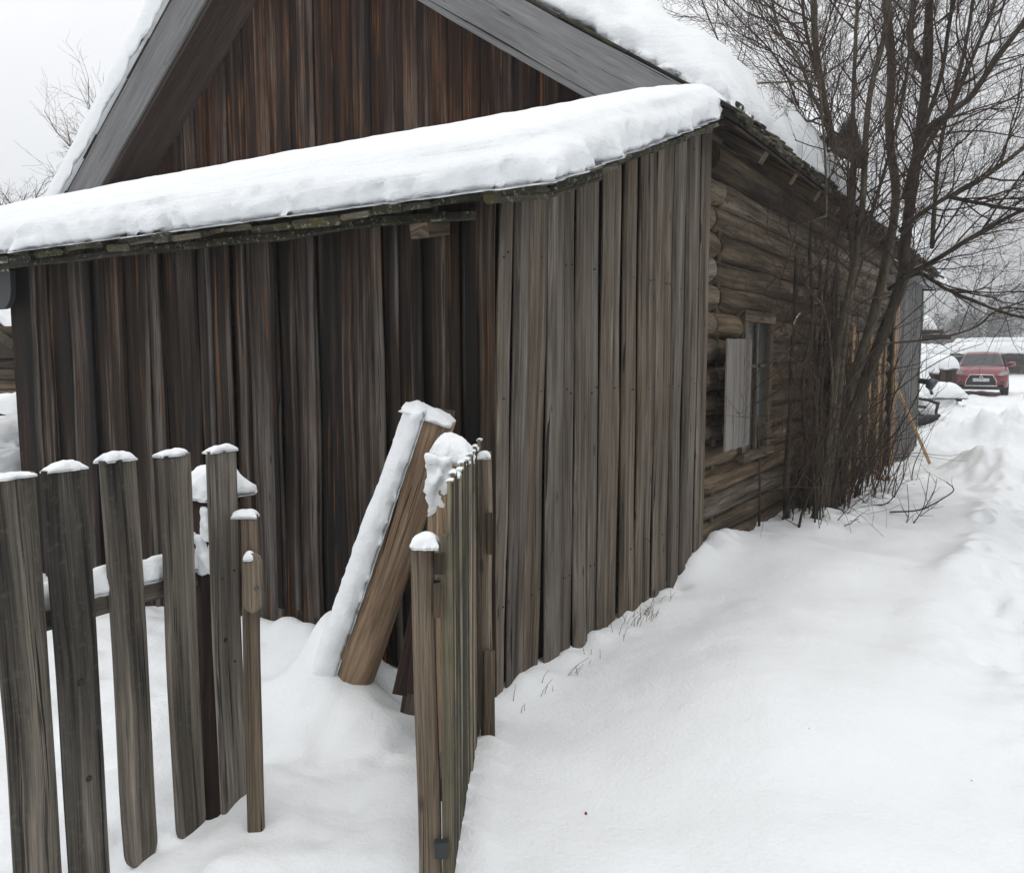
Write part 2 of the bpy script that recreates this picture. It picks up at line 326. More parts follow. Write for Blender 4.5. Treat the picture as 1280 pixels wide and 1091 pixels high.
# ------------------------------------------------------------------ ground height
def gz(x, y):
    x = np.asarray(x, float); y = np.asarray(y, float)
    road = np.interp(y, [-5, 2.5, 4.2, 5.9, 8.3, 10.5, 12.5, 15, 19, 24, 30, 36, 60, 400], [0, 0, .045, .085, .015, -.08, -.17, -.24, -.25, -.12, .08, .18, .3, .6])
    yard = np.interp(y, [-5, 1.2, 2., 3.2, 6, 12, 400], [-.1, -.1, -.02, .07, .15, .2, .6])
    side = sstep(-2.35, -1.95, x - np.clip((2.9 - y) * .5, -.2, .75))          # 0 in the yard, 1 on the road side of the fence
    z = yard * (1 - side) + road * side
    # bank of drifted snow along the shed wall
    wall = np.exp(-((x + 2.03) / .15) ** 2) * sstep(2.6, 3.2, y) * (1 - sstep(6.2, 9., y))
    z = z + wall * (.03 + .05 * vnoise(y * 4.2, x * 4, 3) + .035 * vnoise(y * 9., x * 8, 5)) * side
    z = z + .10 * np.exp(-((x + 1.05 + .12 * (y - 4)) / .55) ** 2) * sstep(2.6, 3.6, y) * (1 - sstep(5.2, 7.5, y))
    z = z - .022 * np.exp(-((x + 1.62) / .2) ** 2) * sstep(3, 3.8, y) * (1 - sstep(5, 6, y))
    # scallops at the feet of the gate-side pickets
    fx = -1.46 - (y - 1.95) * .575
    z = z + side * np.exp(-((x - fx - .07) / .09) ** 2) * sstep(1.9, 2.1, y) * (1 - sstep(2.95, 3.15, y)) * (.02 + .014 * np.sin(y * 48 + 2 * vnoise(y * 4, x, 2)))
    # drift round the leaning timber and along the front wall
    z = z + .30 * np.exp(-(((x + 2.79 + .5 * (y - 2.8)) / .17) ** 2 + ((y - 2.78) / .24) ** 2)) + .07 * np.exp(-(((x + 2.75) / .35) ** 2 + ((y - 2.66) / .25) ** 2))
    z = z - .07 * np.exp(-(((x + 2.5) / .13) ** 2 + ((y - 2.93) / .12) ** 2))
    z = z + .10 * np.exp(-(((x + 3.3) / .45) ** 2 + ((y - 3.0) / .15) ** 2))
    # drift in front of the picket fence end
    z = z + .12 * np.exp(-(((x + 2.05) / .2) ** 2 + ((y - 1.55) / .3) ** 2))
    # heaps ploughed up on the track
    def heap(cx, cy, rx, ry, h, rot=0.):
        c, s = math.cos(rot), math.sin(rot); u = ((x - cx) * c + (y - cy) * s) / rx; v = (-(x - cx) * s + (y - cy) * c) / ry
        d = u * u + v * v
        return h * np.exp(-d) * (1 + .35 * fbm(x * 2.3, y * 2.3, 31, 3)) + h * .2 * np.exp(-d * .8) * fbm(x * 4.1, y * 4.1, 37, 2)
    z = z + heap(-.72, 14.6, .5, .75, .30) + heap(-.3, 14.4, .5, .6, .18) + heap(-.6, 19.8, 1.1, .9, .5) + heap(.8, 20.3, 1.3, 1., .42) + heap(-1.5, 20.6, .7, .8, .22)
    z = z + heap(-2.1, 24.2, 1.2, .9, .48) + heap(-3.2, 24.6, .9, 1.2, .5) + heap(-2.1, 21.6, .6, .9, .3) + heap(-4.2, 24, 1.2, 2.5, .75) + heap(-2.2, 27, .7, 2.2, .3) + heap(-1.2, 10.6, .5, 1.2, .06)
    z = z + heap(1.7, 33, 1.5, 5, .25) + heap(2.5, 27, 1, 6, .2)
    # trampled track on the right, with ruts and footprints
    tr = np.exp(-((x - .08) / .36) ** 2) * sstep(3, 5, y)
    z = z - .10 * tr + .055 * np.exp(-((x + .42 - .07 * np.sin(y * .9)) / .15) ** 2) * sstep(3.5, 6, y) * (1 + .8 * vnoise(x * 2, y * 1.7, 55)) + .045 * tr * fbm(x * 4.2, y * 3.2, 51, 3) + .022 * sstep(-.75, -.2, x) * np.maximum(0, fbm(x * 8, y * 7, 57, 3) - .25) * sstep(3, 4, y)
    rng = random.Random(5)
    for k in range(24):
        yy = 5.0 + k * .42 + rng.uniform(-.1, .1); xx = .0 + (.15 if k % 2 else -.15) + rng.uniform(-.08, .08) - .02 * yy
        z = z - .075 * np.exp(-(((x - xx) / .075) ** 2 + ((y - yy) / .15) ** 2) ** 2) + .02 * np.exp(-(((x - xx) / .13) ** 2 + ((y - yy - .1) / .22) ** 2))
    for (xx, yy, d) in ((-.05, 5.7, .04), (.0, 6.6, .04), (-.5, 3.2, .008), (-.2, 9.3, .04), (-.35, 10.4, .04), (-1.9, 2.25, -.02), (-2.0, 2.0, .03), (-2.15, 2.5, .03)):
        z = z - d * np.exp(-(((x - xx) / .12) ** 2 + ((y - yy) / .16) ** 2))
    z = z + np.exp(-((x + 1.6) / .3) ** 2) * sstep(7.2, 8, y) * (1 - sstep(11, 13, y)) * (.05 + .07 * vnoise(x * 3.5, y * 2.6, 71) + .04 * vnoise(x * 8, y * 7, 73))
    z = z + (1 - side) * (.035 * fbm(x * 3.4, y * 3.4, 61, 3) - .02 * np.abs(fbm(x * 5.5, y * 5.5, 67, 2)))
    # general undulation
    near = 1 / (1 + (np.hypot(x, y) / 60) ** 2)
    z = z + .055 * fbm(x * .95, y * .95, 7, 2) * near + .018 * fbm(x * 1.9, y * 1.9, 8, 2) * near + .007 * fbm(x * 3.1, y * 3.1, 9, 3) * near
    rougher = sstep(9, 13, y) * (1 - sstep(40, 60, y))
    z = z + rougher * .035 * fbm(x * 3.5, y * 2.5, 21, 4)
    z = z + .5 * fbm(x * .04, y * .04, 13, 3) * sstep(30, 90, np.hypot(x, y))
    return z
def g1(x, y): return float(gz(np.array([x]), np.array([y]))[0])

def axis(fine0, fine1, step, lo, hi, grow):
    a = list(np.arange(fine0, fine1, step)); s = step; p = a[-1]
    while p < hi: s *= grow; p += s; a.append(min(p, hi))
    s = step; p = a[0]; b = []
    while p > lo: s *= grow; p -= s; b.append(max(p, lo))
    return np.array(b[::-1] + a)
xs = axis(-4.2, 1.6, .03, -380, 380, 1.06); ys = axis(1.0, 9., .03, -120, 380, 1.012)
X, Y = np.meshgrid(xs, ys); Z = gz(X, Y); nx, ny = len(xs), len(ys)
me = bpy.data.meshes.new('snow_ground')
me.from_pydata(np.stack([X.ravel(), Y.ravel(), Z.ravel()], 1).tolist(), [], [(j * nx + i, j * nx + i + 1, (j + 1) * nx + i + 1, (j + 1) * nx + i) for j in range(ny - 1) for i in range(nx - 1)])
me.polygons.foreach_set('use_smooth', [True] * len(me.polygons)); me.materials.append(M['snow'])
go = bpy.data.objects.new('snow_ground', me); C.objects.link(go); structure(go)

# ------------------------------------------------------------------ snow slabs
def slab(name, O, A, B, N, T, r=.25, edges=(1, 1, 1, 1), step=.07, lump=.05, seed=1, m='roofsnow', parent=None, thick=None, jag=.03, bulge=.05, strata=0., off=None, crumb=0., rim=None, face=0.):
    """snow lying on the plane O + a*A + b*B; edges (a0, a1, b0, b1) that end in a rounded face"""
    O = V3(O); A = V3(A); B = V3(B); N = V3(N).normalized(); La, Lb = A.length, B.length; ah, bh = A / La, B / Lb
    def samples(L, e0, e1):
        k = 14 if crumb else 9; rr = min(rim or r, L * .45) if (rim and L is La) else min(r, L * .45); p = []
        ea = [rr * (1 - math.cos(PI / 2 * i / k)) for i in range(k)]
        if e0: p += ea
        lo = rr if e0 else 0; hi = L - rr if e1 else L
        n = max(2, int((hi - lo) / step)); p += [lo + (hi - lo) * i / n for i in range(n + 1)]
        if e1: p += [L - x for x in reversed(ea)]
        return p, rr
    pa, ra = samples(La, edges[0], edges[1]); pb, rb = samples(Lb, edges[2], edges[3])
    def f(d, rr):
        if d >= rr: return 1.
        q = 1 - d / rr; return math.sqrt(max(0., 1 - q * q))
    na, nb = len(pa), len(pb); top = []; bot = []
    for b_ in pb:
        for a_ in pa:
            h = 1.
            ga = f(a_, ra) if edges[0] else 1.; gb = f(La - a_, ra) if edges[1] else 1.; gc = f(b_, rb) if edges[2] else 1.; gd = f(Lb - b_, rb) if edges[3] else 1.
            h = ga * gb * gc * gd
            t = T * (thick(a_, b_) if thick else 1.)
            p = O + ah * a_ + bh * b_ + N * (h * t)
            q = O + ah * a_ + bh * b_
            s_ = V3((p.x, p.y, p.z))
            nz = mn.fractal(s_ * 3.1 + V3((seed, 0, 0)), 1., 2., 3) ; nz2 = mn.fractal(s_ * (30 if m == 'crust' else 11) + V3((seed, 4, 0)), 1., 2., 3)
            # outward shove of the faces: ragged lips and bulging layers
            o = V3((0, 0, 0)); wgt = h * (1 - h) * 4
            ed = jag * mn.fractal(q * (19 if m == 'crust' else 7.5) + V3((seed, 9, 0)), 1., 2., 3) 
            st = strata * mn.noise((q.x * .8 + seed, q.y * .8, h * t * 26)) * min(1, wgt * 1.5)
            for e, g_, dirv in ((edges[0], ga, -ah), (edges[1], gb, ah), (edges[2], gc, -bh), (edges[3], gd, bh)):
                if e and g_ < 1: o += dirv * ((1 - g_) ** 2 * (ed + jag * .25) + crumb * (1 - g_) ** 1.5 * max(0., mn.noise(s_ * 17)) * 1.6 + bulge * (4 * g_ * (1 - g_)) + st + (lump * .5 + face) * nz2 * (1 - g_ * g_))
            p = p + o + N * (h * (lump * nz * .6 + lump * .25 * nz2))
            if off: p = p + off(a_, b_)
            q = q + o * (1 if h < .5 else 0)
            if off: q = q + off(a_, b_)
            if h < 1e-6: p = q.copy()
            top.append(p); bot.append(q - N * .004)
    mb = MB(); mb.v = top + bot; K = na * nb
    for j in range(nb - 1):
        for i in range(na - 1):
            a = j * na + i
            mb.face((a, a + 1, a + na + 1, a + na), None, (.5, .5, .5), True)
            mb.face((K + a, K + a + na, K + a + na + 1, K + a + 1), None, (.5, .5, .5), True)
    def wall(i0, i1): mb.face((i0, K + i0, K + i1, i1), None, (.5, .5, .5), True)
    for i in range(na - 1): wall(i + 1, i); wall((nb - 1) * na + i, (nb - 1) * na + i + 1)
    for j in range(nb - 1): wall(j * na, (j + 1) * na); wall((j + 1) * na + na - 1, j * na + na - 1)
    # fix orientation if the basis is left handed
    if ah.cross(bh).dot(N) < 0: mb.f = [tuple(reversed(x)) for x in mb.f]
    return mb.build(name, M[m], parent)

# ------------------------------------------------------------------ lean-to shed of dark boards
WX, WY = -2.04, 3.07            # outer faces of the shed corner
EZ, SL = 2.21, .335             # eave underside height, roof slope
def roofz(y): return EZ + (y - 2.82) * SL
shed = empty('board_shed', (-4.1, 4.4, 0), 'low lean-to shed of dark vertical boards under a thick snow slab', 'shed')
mb = MB()
fx = [-6.14, -5.79, -5.6, -5.38, -5.17, -4.98, -4.80, -4.55, -4.4, -4.24, -4.08, -3.95, -3.79, -3.63, -3.42, -3.27, -3.13, -2.91, -2.7, -2.59, -2.47, -2.335, -2.24, -2.13, -2.045]
tn = [.18, .62, .25, .66, .35, .52, .30, .72, .22, .58, .34, .48, .55, .75, .30, .66, .22, .70, .30, .55, .42, .75, .60, .7, .8]
for k in range(len(fx) - 1):
    a, b = fx[k], fx[k + 1]; lay = (k % 2) * .016
    z0 = g1((a + b) / 2, 3.0) - .12
    if a > -3.8 and a < -2.2: z0 = .06 + R.uniform(-.06, .05)
    ztop = roofz(3.07) + .0
    mb.plank(((a + b) / 2, WY + .012 - lay - R.uniform(0, .004), z0), (R.uniform(-.006, .006), 0, 1), (1, 0, 0), (b - a) + (.014 if k % 2 else -.004), .026, ztop - z0, (tn[k], R.random(), R.random()), seg=10, wob=.007, cham=.009, chx=.014)
# narrow cover strips nailed over some of the joints
rst = random.Random(19)
for k in range(1, len(fx) - 1):
    if rst.random() < .72:
        w = rst.uniform(.035, .075); z0 = g1(fx[k], 3.0) - .1 + (.15 if fx[k] > -3.8 and fx[k] < -2.2 else 0)
        mb.plank((fx[k] + rst.uniform(-.03, .03), WY - .026, z0), (rst.uniform(-.008, .008), 0, 1), (1, 0, 0), w, .014, roofz(3.02) - .03 - z0, (rst.choice((.15, .3, .6, .8)), rst.random(), rst.random()), seg=10, wob=.006, cham=.005)
mb.build('front_wall', M['front'], shed)
mb = MB()
sy = [3.085, 3.19, 3.33, 3.5, 3.66, 3.80, 3.96, 4.09, 4.24, 4.36, 4.48, 4.60, 4.71, 4.86, 4.98, 5.12, 5.23, 5.35, 5.46, 5.62, 5.8]
for k in range(len(sy) - 1):
    a, b = sy[k], sy[k + 1]; lay = (k % 2) * .014
    z0 = g1(-2.0, (a + b) / 2) - .2; ztop = roofz((a + b) / 2) + .01
    lean = .035 if k < 3 else R.uniform(-.006, .006)
    mb.plank((WX - .014 + lay + R.uniform(0, .004), (a + b) / 2 - (.05 if k < 3 else 0), z0), (0, lean / 1, 1), (0, 1, 0), (b - a) - R.uniform(-.002, .005), .03, ztop - z0, ([.8, .35, .62, .5, .25, .7, .45, .58, .8, .3, .66, .6, .35, .75, .5, .4, .65, .3, .7, .6][k], R.random(), R.random()), seg=10, wob=.006, cut=SL, cham=.011, chx=.024)
mb.build('side_wall', M['side'], shed)
mb = MB()
for k in range(len(sy) - 1):
    for zz in (.45, 1.42, 2.05):
        for fr in (.3, .7):
            if R.random() < .8:
                p = V3((WX + .006, sy[k] + (sy[k + 1] - sy[k]) * (fr + R.uniform(-.08, .08)), zz + R.uniform(-.02, .02))); mb.tube([p, p + V3((.007, 0, 0))], R.uniform(.003, .0048), 6)
mb.build('nail', M['black'], shed)['kind'] = 'stuff'
mb = MB(); mb.box((-6.15, 3.12, -.3), (-6.11, 5.8, 2.3), (.2, .5, .5)); mb.build('end_wall', M['front'], shed)
mb = MB(); mb.box((-6.1, 3.11, -.3), (-2.12, 3.16, 2.25)); mb.box((-2.14, 3.17, -.3), (-2.09, 5.78, 2.3)); mb.build('wall_lining', M['darkroof'], shed)  # dark sheets added behind the boards so the gaps look shaded
# roof boards, mossy shingle edge
RX0, RX1 = -9.2, -1.62
def rkx(y): return RX1 - .095 * (y - 2.8)
mb = MB()
mb.quad((RX0, 2.84, roofz(2.84) + .012), (RX1, 2.84, roofz(2.84) + .012), (rkx(5.86), 5.86, roofz(5.86) + .012), (RX0, 5.86, roofz(5.86) + .012))
mb.quad((RX0, 2.84, roofz(2.84) + .05), (RX0, 5.86, roofz(5.86) + .05), (rkx(5.86), 5.86, roofz(5.86) + .05), (RX1, 2.84, roofz(2.84) + .05))
mb.quad((RX0, 2.84, roofz(2.84) + .012), (RX0, 2.84, roofz(2.84) + .05), (RX1, 2.84, roofz(2.84) + .05), (RX1, 2.84, roofz(2.84) + .012))
mb.quad((RX1, 2.84, roofz(2.84) + .012), (RX1, 2.84, roofz(2.84) + .05), (rkx(5.86), 5.86, roofz(5.86) + .05), (rkx(5.86), 5.86, roofz(5.86) + .012))
roof = mb.build('roof', M['darkroof'], shed)
mb = MB()
rs = random.Random(3)
for row, (dy, dz, ln) in enumerate(((.0, -.005, .5), (.045, .028, .45))):
    x = RX0
    while x < RX1 - .05:
        w = rs.uniform(.13, .34); w = min(w, RX1 - x + .02)
        y0 = 2.80 + dy + rs.uniform(-.05, .03); z0 = roofz(y0) + .022 + dz + rs.uniform(-.016, .022)
        if row == 1 and rs.random() < .2: x += w; continue
        th = rs.uniform(.02, .052)
        mb.plank((x + w / 2, y0, z0), (0, 1, SL), (1, rs.uniform(-.02, .02), rs.uniform(-.05, .05)), w * .97, th, ln, None, seg=4, wob=.006, cham=.012, roughtop=0)
        x += w
# rake edge shingles along the shed's road side
y = 2.84
while y < 5.8:
    w = rs.uniform(.12, .3); xx = rkx(y + w / 2) + rs.uniform(-.02, .03)
    mb.plank((xx - .12, y + w / 2, roofz(y + w / 2) + .024 + rs.uniform(-.006, .012)), (1, 0, rs.uniform(-.06, .02)), (0, 1, SL), w * .98, rs.uniform(.022, .034), .14, None, seg=2, wob=.003, cham=.009)
    y += w
mb.build('shingle', M['shingle'], roof)
mb = MB(); mb.plank((RX0, 2.905, EZ - .015), (1, 0, 0), (0, 0, 1), .036, .04, RX1 - RX0 - .42, (.3, .5, .5), seg=30, wob=.012); mb.build('eave_batten', M['shingle'], shed)
mb = MB(); mb.plank((-2.31, 2.88, EZ - .07), (0, 1, .2), (1, 0, 0), .10, .065, .18, (.45, .5, .5), seg=3, wob=.006); mb.build('beam_end', M['log'], shed)
mb = MB()
pts = [(-9.1, 0, 2.17), (-9.1, 0, 1.925)] + [(-6.02 + .13 * math.sin(a), 0, 2.05 - .13 * math.cos(a)) for a in [i * PI / 2 / 6 for i in range(7)]] + [(-5.885, 0, 2.17)]
mb.poly_extrude([(p[0], 2.952, p[2]) for p in pts], (0, .035, 0), (.5, .5, .5)); mb.build('eave_sheet', M['tar'], shed)
mb = MB(); mb.box((-8.9, 2.95, -.3), (-8.78, 3.07, 2.2)); mb.build('porch_post', M['front'], shed)
# bent wire and splinter under the eave
mb = MB(); mb.tube([(-4.1, 2.93, 2.18), (-4.05, 2.91, 2.12), (-4.02, 2.90, 2.08)], .003, 4, cap=False); mb.build('bent_wire', M['metal'], shed)

lx = RX1 - RX0
tag(slab('snow_cover', (RX0 + .0, 2.80, roofz(2.80) + .06), (lx + .0, 0, 0), (0, 3.03, 3.03 * SL), (0, 0, 1), .30, off=lambda a, b: V3((-.095 * b * max(0., (a - 4) / (lx - 4)), 0, 0)), r=.25, edges=(1, 1, 1, 0), step=.045, lump=.016, seed=4, jag=.085, bulge=.06, strata=.03, crumb=.045, face=.016,
     rim=.2, thick=lambda a, b: (.95 + .08 * mn.noise((a * .6, b * .5, 3)) - .04 * max(0, min(1, (a - 5.5) / 1.5)) - .14 * max(0, min(1, (b - 1.6) / 1.4)))), 'thick layered snow slab overhanging the lean-to shed roof edge', 'snow layer')

# ------------------------------------------------------------------ log house
house = empty('log_house', (-6.2, 10, 0), 'old log house with board gable, open shutter and snowy pitched roof', 'house')
AX, AZ, SLL, SLR = -6.2, 6.07, .82, .655
EXR, EXL = -1.74, -10.3
def zr(x): return AZ - SLR * (x - AX)
def zl(x): return AZ - SLL * (AX - x)
RY0, RY1 = 5.40, 18.15
mb = MB()
gx = [-10.05]
for v in (-9.7, -9.45, -9.2, -8.95, -8.7, -8.45, -8.29, -8.1, -7.9, -7.62, -7.4, -7.21, -6.95, -6.75, -6.55, -6.41, -6.14, -5.95, -5.7, -5.47, -5.25, -5.08, -4.85, -4.7, -4.54, -4.37, -4.2, -4.04, -3.88, -3.73, -3.5, -3.28, -3.1, -2.9, -2.7, -2.5, -2.3, -2.06): gx.append(v)
rg = random.Random(9)
gx = sorted(gx + [rg.uniform(p, q) * .3 + (p + q) / 2 * .7 for p, q in zip(gx[:-1], gx[1:]) if q - p > .21])
for k in range(len(gx) - 1):
    a, b = gx[k], gx[k + 1]; xm = (a + b) / 2; top = (zr(xm) if xm > AX else zl(xm)) - .14
    sl = SLL if xm < AX else -SLR
    mb.plank((xm, 5.86 - (k % 2) * .017, 2.0), (rg.uniform(-.004, .004), 0, 1), (1, 0, 0), b - a + (.016 if k % 2 else -.004), .024, top - 2.0, (rg.uniform(.1, .8) if k % 2 else rg.uniform(.1, .6), rg.random(), .5), seg=8, wob=.005, cut=sl, cham=.008, chx=.012)
mb.build('gable_wall', M['gable'], house)
# roof slopes
def roofslope(x0, z0, x1, z1, name):
    mb = MB(); mm = []
    for (x, z) in ((x0, z0), (x1, z1)):
        for y in (RY0 + .03, RY1): mm += [(x, y, z), (x, y, z - .05)]
    a, a_, b, b_, c, c_, d, d_ = [V3(p) for p in mm]
    mb.quad(a, c, d, b); mb.quad(a_, b_, d_, c_); mb.quad(a, a_, c_, c); mb.quad(b, d, d_, b_); mb.quad(c, c_, d_, d); mb.quad(a, b, b_, a_)
    return mb.build(name, M['darkroof'], house)
roofR = roofslope(AX, AZ, EXR, zr(EXR), 'roof'); roofL = roofslope(EXL, zl(EXL), AX - .002, AZ, 'roof')
# barge boards (grey) and a thin strip below, soffit boards behind
def barge(p0, p1, width, inset, tone, m='barge', y=RY0, t=.03, name='barge_board', seg=16):
    p0 = V3((p0[0], y, p0[1])); p1 = V3((p1[0], y, p1[1])); d = (p1 - p0); L = d.length; d.normalize(); nrm = V3((-d.z, 0, d.x));  nrm = nrm if nrm.z < 0 else -nrm
    mb = MB(); mb.plank(p0 + nrm * (inset + width / 2), d, nrm, width, t, L, tone, seg=seg, wob=.004); return mb.build(name, M[m], house)
barge((EXR - .22, zr(EXR - .22)), (AX + .1, zr(AX + .1)), .315, .0, (.55, .3, .5))
barge((EXR - .3, zr(EXR - .3)), (AX + .1, zr(AX + .1)), .045, .322, (.4, .5, .5), 'barge', RY0 + .012)
barge((EXL + .05, zl(EXL + .05)), (AX - .1, zl(AX - .1)), .41, .0, (.5, .3, .4))
barge((EXL + .05, zl(EXL + .05)), (AX - .1, zl(AX - .1)), .05, .418, (.3, .5, .4), 'soffit', RY0 + .02)
def soffit(sgn, drop0, drop1):
    mb = MB(); x0, x1 = (AX, EXR - .3) if sgn > 0 else (EXL + .3, AX)
    z = zr if sgn > 0 else zl
    for k in range(3):
        ya = RY0 + .035 + k * .14; yb = ya + .136; da = drop0 + (drop1 - drop0) * k / 3; db = da + (drop1 - drop0) / 3
        p = V3((x0, (ya + yb) / 2, z(x0) - (da + db) / 2)); q = V3((x1, (ya + yb) / 2, z(x1) - (da + db) / 2)); d = q - p
        mb.plank(p, d, V3((0, .136, -(db - da))), .148, .02, d.length, (.3 + .2 * k, .5, .5), seg=12, wob=.003)
    return mb.build('soffit', M['soffit'], house)
soffit(-1, .50, .60); soffit(1, .37, .43)
# thin dark shingle edge on top of the barges
def edgeboards(x0, x1, z, name, n):
    mb = MB(); x = x0; rr = random.Random(n); sg = 1 if x1 > x0 else -1
    while (x - x1) * sg < 0:
        w = rr.uniform(.25, .6); xa = x; xb = x + sg * w
        if (xb - x1) * sg > 0: xb = x1
        p = V3((xa, RY0 + .06 + rr.uniform(-.012, .012), z(xa) + .018 + rr.uniform(0, .012))); q = V3((xb, p.y, z(xb) + .018 + rr.uniform(0, .012)))
        mb.plank(p, q - p, (0, 1, 0), .15, .024, (q - p).length * .985, None, seg=2, wob=.003, cham=.008); x = xb
    return mb.build(name, M['darkroof'], house)
edgeboards(AX, EXR, zr, 'edge_board', 1); edgeboards(AX, EXL, zl, 'edge_board', 2)
# ragged mossy shingles along the right eave
mb = MB(); y = RY0 + .05; rr = random.Random(17)
while y < 18.05:
    w = rr.uniform(.07, .14)
    for lay in (0, 1, 2):
        ex = EXR + rr.uniform(-.03, .05) - lay * .05
        d = V3((1, 0, -SLR)).normalized(); p = V3((ex - .3, y + w / 2 + lay * .03, zr(ex - .3) - .02 + lay * .036 + rr.uniform(-.006, .012)))
        mb.plank(p, d + V3((0, rr.uniform(-.05, .05), rr.uniform(-.03, .05))), (0, 1, 0), w * .94, rr.uniform(.02, .036), .36 + rr.uniform(-.05, .05), None, seg=2, wob=.004, cham=.01)
    y += w
mb.build('eave_shingle', M['shingle'], roofR)
# log wall: courses along Y with window opening and a butt joint near the front
mb = MB(); rl = random.Random(23); zc = -.25; kk = 0
WY0, WY1, WZ0, WZ1 = 6.78, 7.44, .86, 1.80      # window opening
while zc < 2.9:
    r = rl.uniform(.098, .112); zc += r * .94
    cuts = [5.86, 6.10 + (.10 if kk % 2 else 0) + rl.uniform(-.04, .04), 14.5] if zc > 1.0 else [5.88, 14.5]
    segs = []
    for a, b in zip(cuts[:-1], cuts[1:]):
        if WZ0 - .05 < zc < WZ1 + .05:
            if a < WY0 < b:
                segs.append((a, WY0 - .03)); segs.append((WY1 + .03, b)); continue
        segs.append((a, b))
    for (a, b) in segs:
        if b - a < .08: continue
        n = max(4, int((b - a) / .22)); bow = rl.uniform(-.015, .015); dx = rl.uniform(-.018, .018)
        t = (rl.uniform(.2, .8), rl.random(), .5)
        ptsl = [V3((-2.16 + dx + bow * math.sin(i / n * PI), a + .008 + (b - a - .016) * i / n, zc + .012 * mn.noise((a * 3, i * .4, kk)))) for i in range(n + 1)]
        rad = [r * (1 + .06 * mn.noise((i * .5, kk * 2, a))) for i in range(n + 1)]
        # rounded, axe-cut ends
        ptsl = [ptsl[0] - V3((0, .0, 0)), ptsl[0] + V3((0, .02, 0))] + ptsl[1:-1] + [ptsl[-1] - V3((0, .02, 0)), ptsl[-1]]
        rad = [r * .8, r * .98] + rad[1:-1] + [r * .98, r * .8]
        mb.tube(ptsl, rad, 16, t, jit=.11)
    zc += r * .94; kk += 1
mb.build('log_wall', M['log'], house)
mb = MB(); mb.tube([(-2.08, yy, zc + .10) for yy in np.linspace(5.8, 14.6, 14)], .112, 14, jit=.08); mb.tube([(-2.16, yy, zc + .31) for yy in np.linspace(5.88, 14.6, 14)], .10, 14, jit=.08); mb.build('wall_plate', M['log'], house)
mb = MB()
for k in range(3):
    x0, x1 = EXR - .02 - .105 * k, EXR - .12 - .105 * k
    xm = (x0 + x1) / 2; mb.plank((xm, RY0 + .08, zr(xm) - .075), (0, 1, 0), (1, 0, -SLR), .118, .022, 12.5, (.3 + .2 * k, .5, .5), seg=30, wob=.004)
mb.build('eave_board', M['soffit'], house)
for k in range(14):
    yy = 6.2 + .86 * k; mb = MB(); mb.plank((-2.3, yy, zr(-2.3) - .145), (1, 0, -SLR), (0, 1, 0), .10, .09, .62, None, seg=3); mb.build('rafter', M['log'], house)
mb = MB(); mb.box((-2.3, 5.95, -.3), (-2.24, 14.5, 3.15)); mb.build('wall_chinking', M['darkroof'], house)
mb = MB(); mb.plank((-2.12, 6.16, .0), (.0, .02, 1), (0, 1, 0), .07, .05, 2.9, (.3, .5, .5)); mb.build('corner_stud', M['log'], house)
# window
mb = MB()
mb.box((-2.11, WY0 - .09, WZ0 - .06), (-2.03, WY0 + .01, WZ1 + .08), (.5, .4, .5)); mb.box((-2.11, WY1 - .01, WZ0 - .06), (-2.03, WY1 + .09, WZ1 + .08), (.5, .4, .5))
mb.box((-2.115, WY0 - .12, WZ1 + .082), (-2.02, WY1 + .12, WZ1 + .17), (.55, .4, .5)); mb.box((-2.12, WY0 - .12, WZ0 - .13), (-2.0, WY1 + .12, WZ0 - .062), (.6, .4, .5))
win = mb.build('window', M['log'], house)
mb = MB(); mb.box((-2.10, WY0 + .012, WZ0 - .058), (-2.075, WY1 - .012, WZ1 + .078)); mb.build('pane', M['pane'], win)
mb = MB(); mb.box((-2.073, WY0 + .32, WZ0 - .056), (-2.045, WY0 + .36, WZ1 + .076), (.4, .3, .5))
for zz in (1.5,): mb.box((-2.072, WY0 + .014, zz), (-2.047, WY0 + .418, zz + .03), (.6, .3, .5)); mb.box((-2.072, WY0 + .362, zz), (-2.047, WY1 - .014, zz + .03), (.6, .3, .5))
mb.build('sash', M['side'], win)
# shutter swung open towards the road
hx, hy = -1.99, 6.73; th = math.radians(5); dv = V3((math.sin(th), -math.cos(th), 0)); ov = V3((math.cos(th), math.sin(th), 0))
mb = MB()
for k in range(3):
    w = .275; c = V3((hx, hy, 0)) + dv * (.02 + w * (k + .5))
    zb = .882 + .012 * k; mb.plank((c.x, c.y, zb), (0, 0, 1), dv, w - .004, .022, 1.735 - .005 * k - zb, (.45 + .1 * k, .3, .5), seg=6, wob=.002)
sh = mb.build('shutter', M['shutter'], house); sh['label'] = 'pale grey plank shutter standing open'
mb = MB()
for zz in (1.06, 1.52):
    mb = MB(); mb.plank(V3((hx, hy, zz)) + ov * -.024 + dv * .03, dv, (0, 0, 1), .07, .02, .75, (.4, .5, .5), seg=2, wob=.001); mb.build('batten', M['shutter'], sh)
# doorway patched with new boards further along the wall
mb = MB(); mb.box((-2.05, 11.3, -.3), (-2.03, 12.3, 1.75), (.1, .5, .5)); mb.build('doorway', M['darkroof'], house)
rd = random.Random(2)
for (yy, w, z0, z1) in ((10.35, .22, .2, 1.75), (10.62, .2, -.1, 1.5), (11.15, .16, -.2, 2.0), (11.75, .24, .1, 1.1), (12.45, .16, -.2, 2.0), (13.1, .2, -.2, 1.9), (13.75, .16, -.2, 2.3)):
    mb = MB(); mb.plank((-2.02 + rd.uniform(0, .02), yy, z0), (0, rd.uniform(-.05, .05), 1), (0, 1, 0), w, .025, z1 - z0, (rd.random(), .7, .5)); mb.build('patch_board', M['tanb'], house)
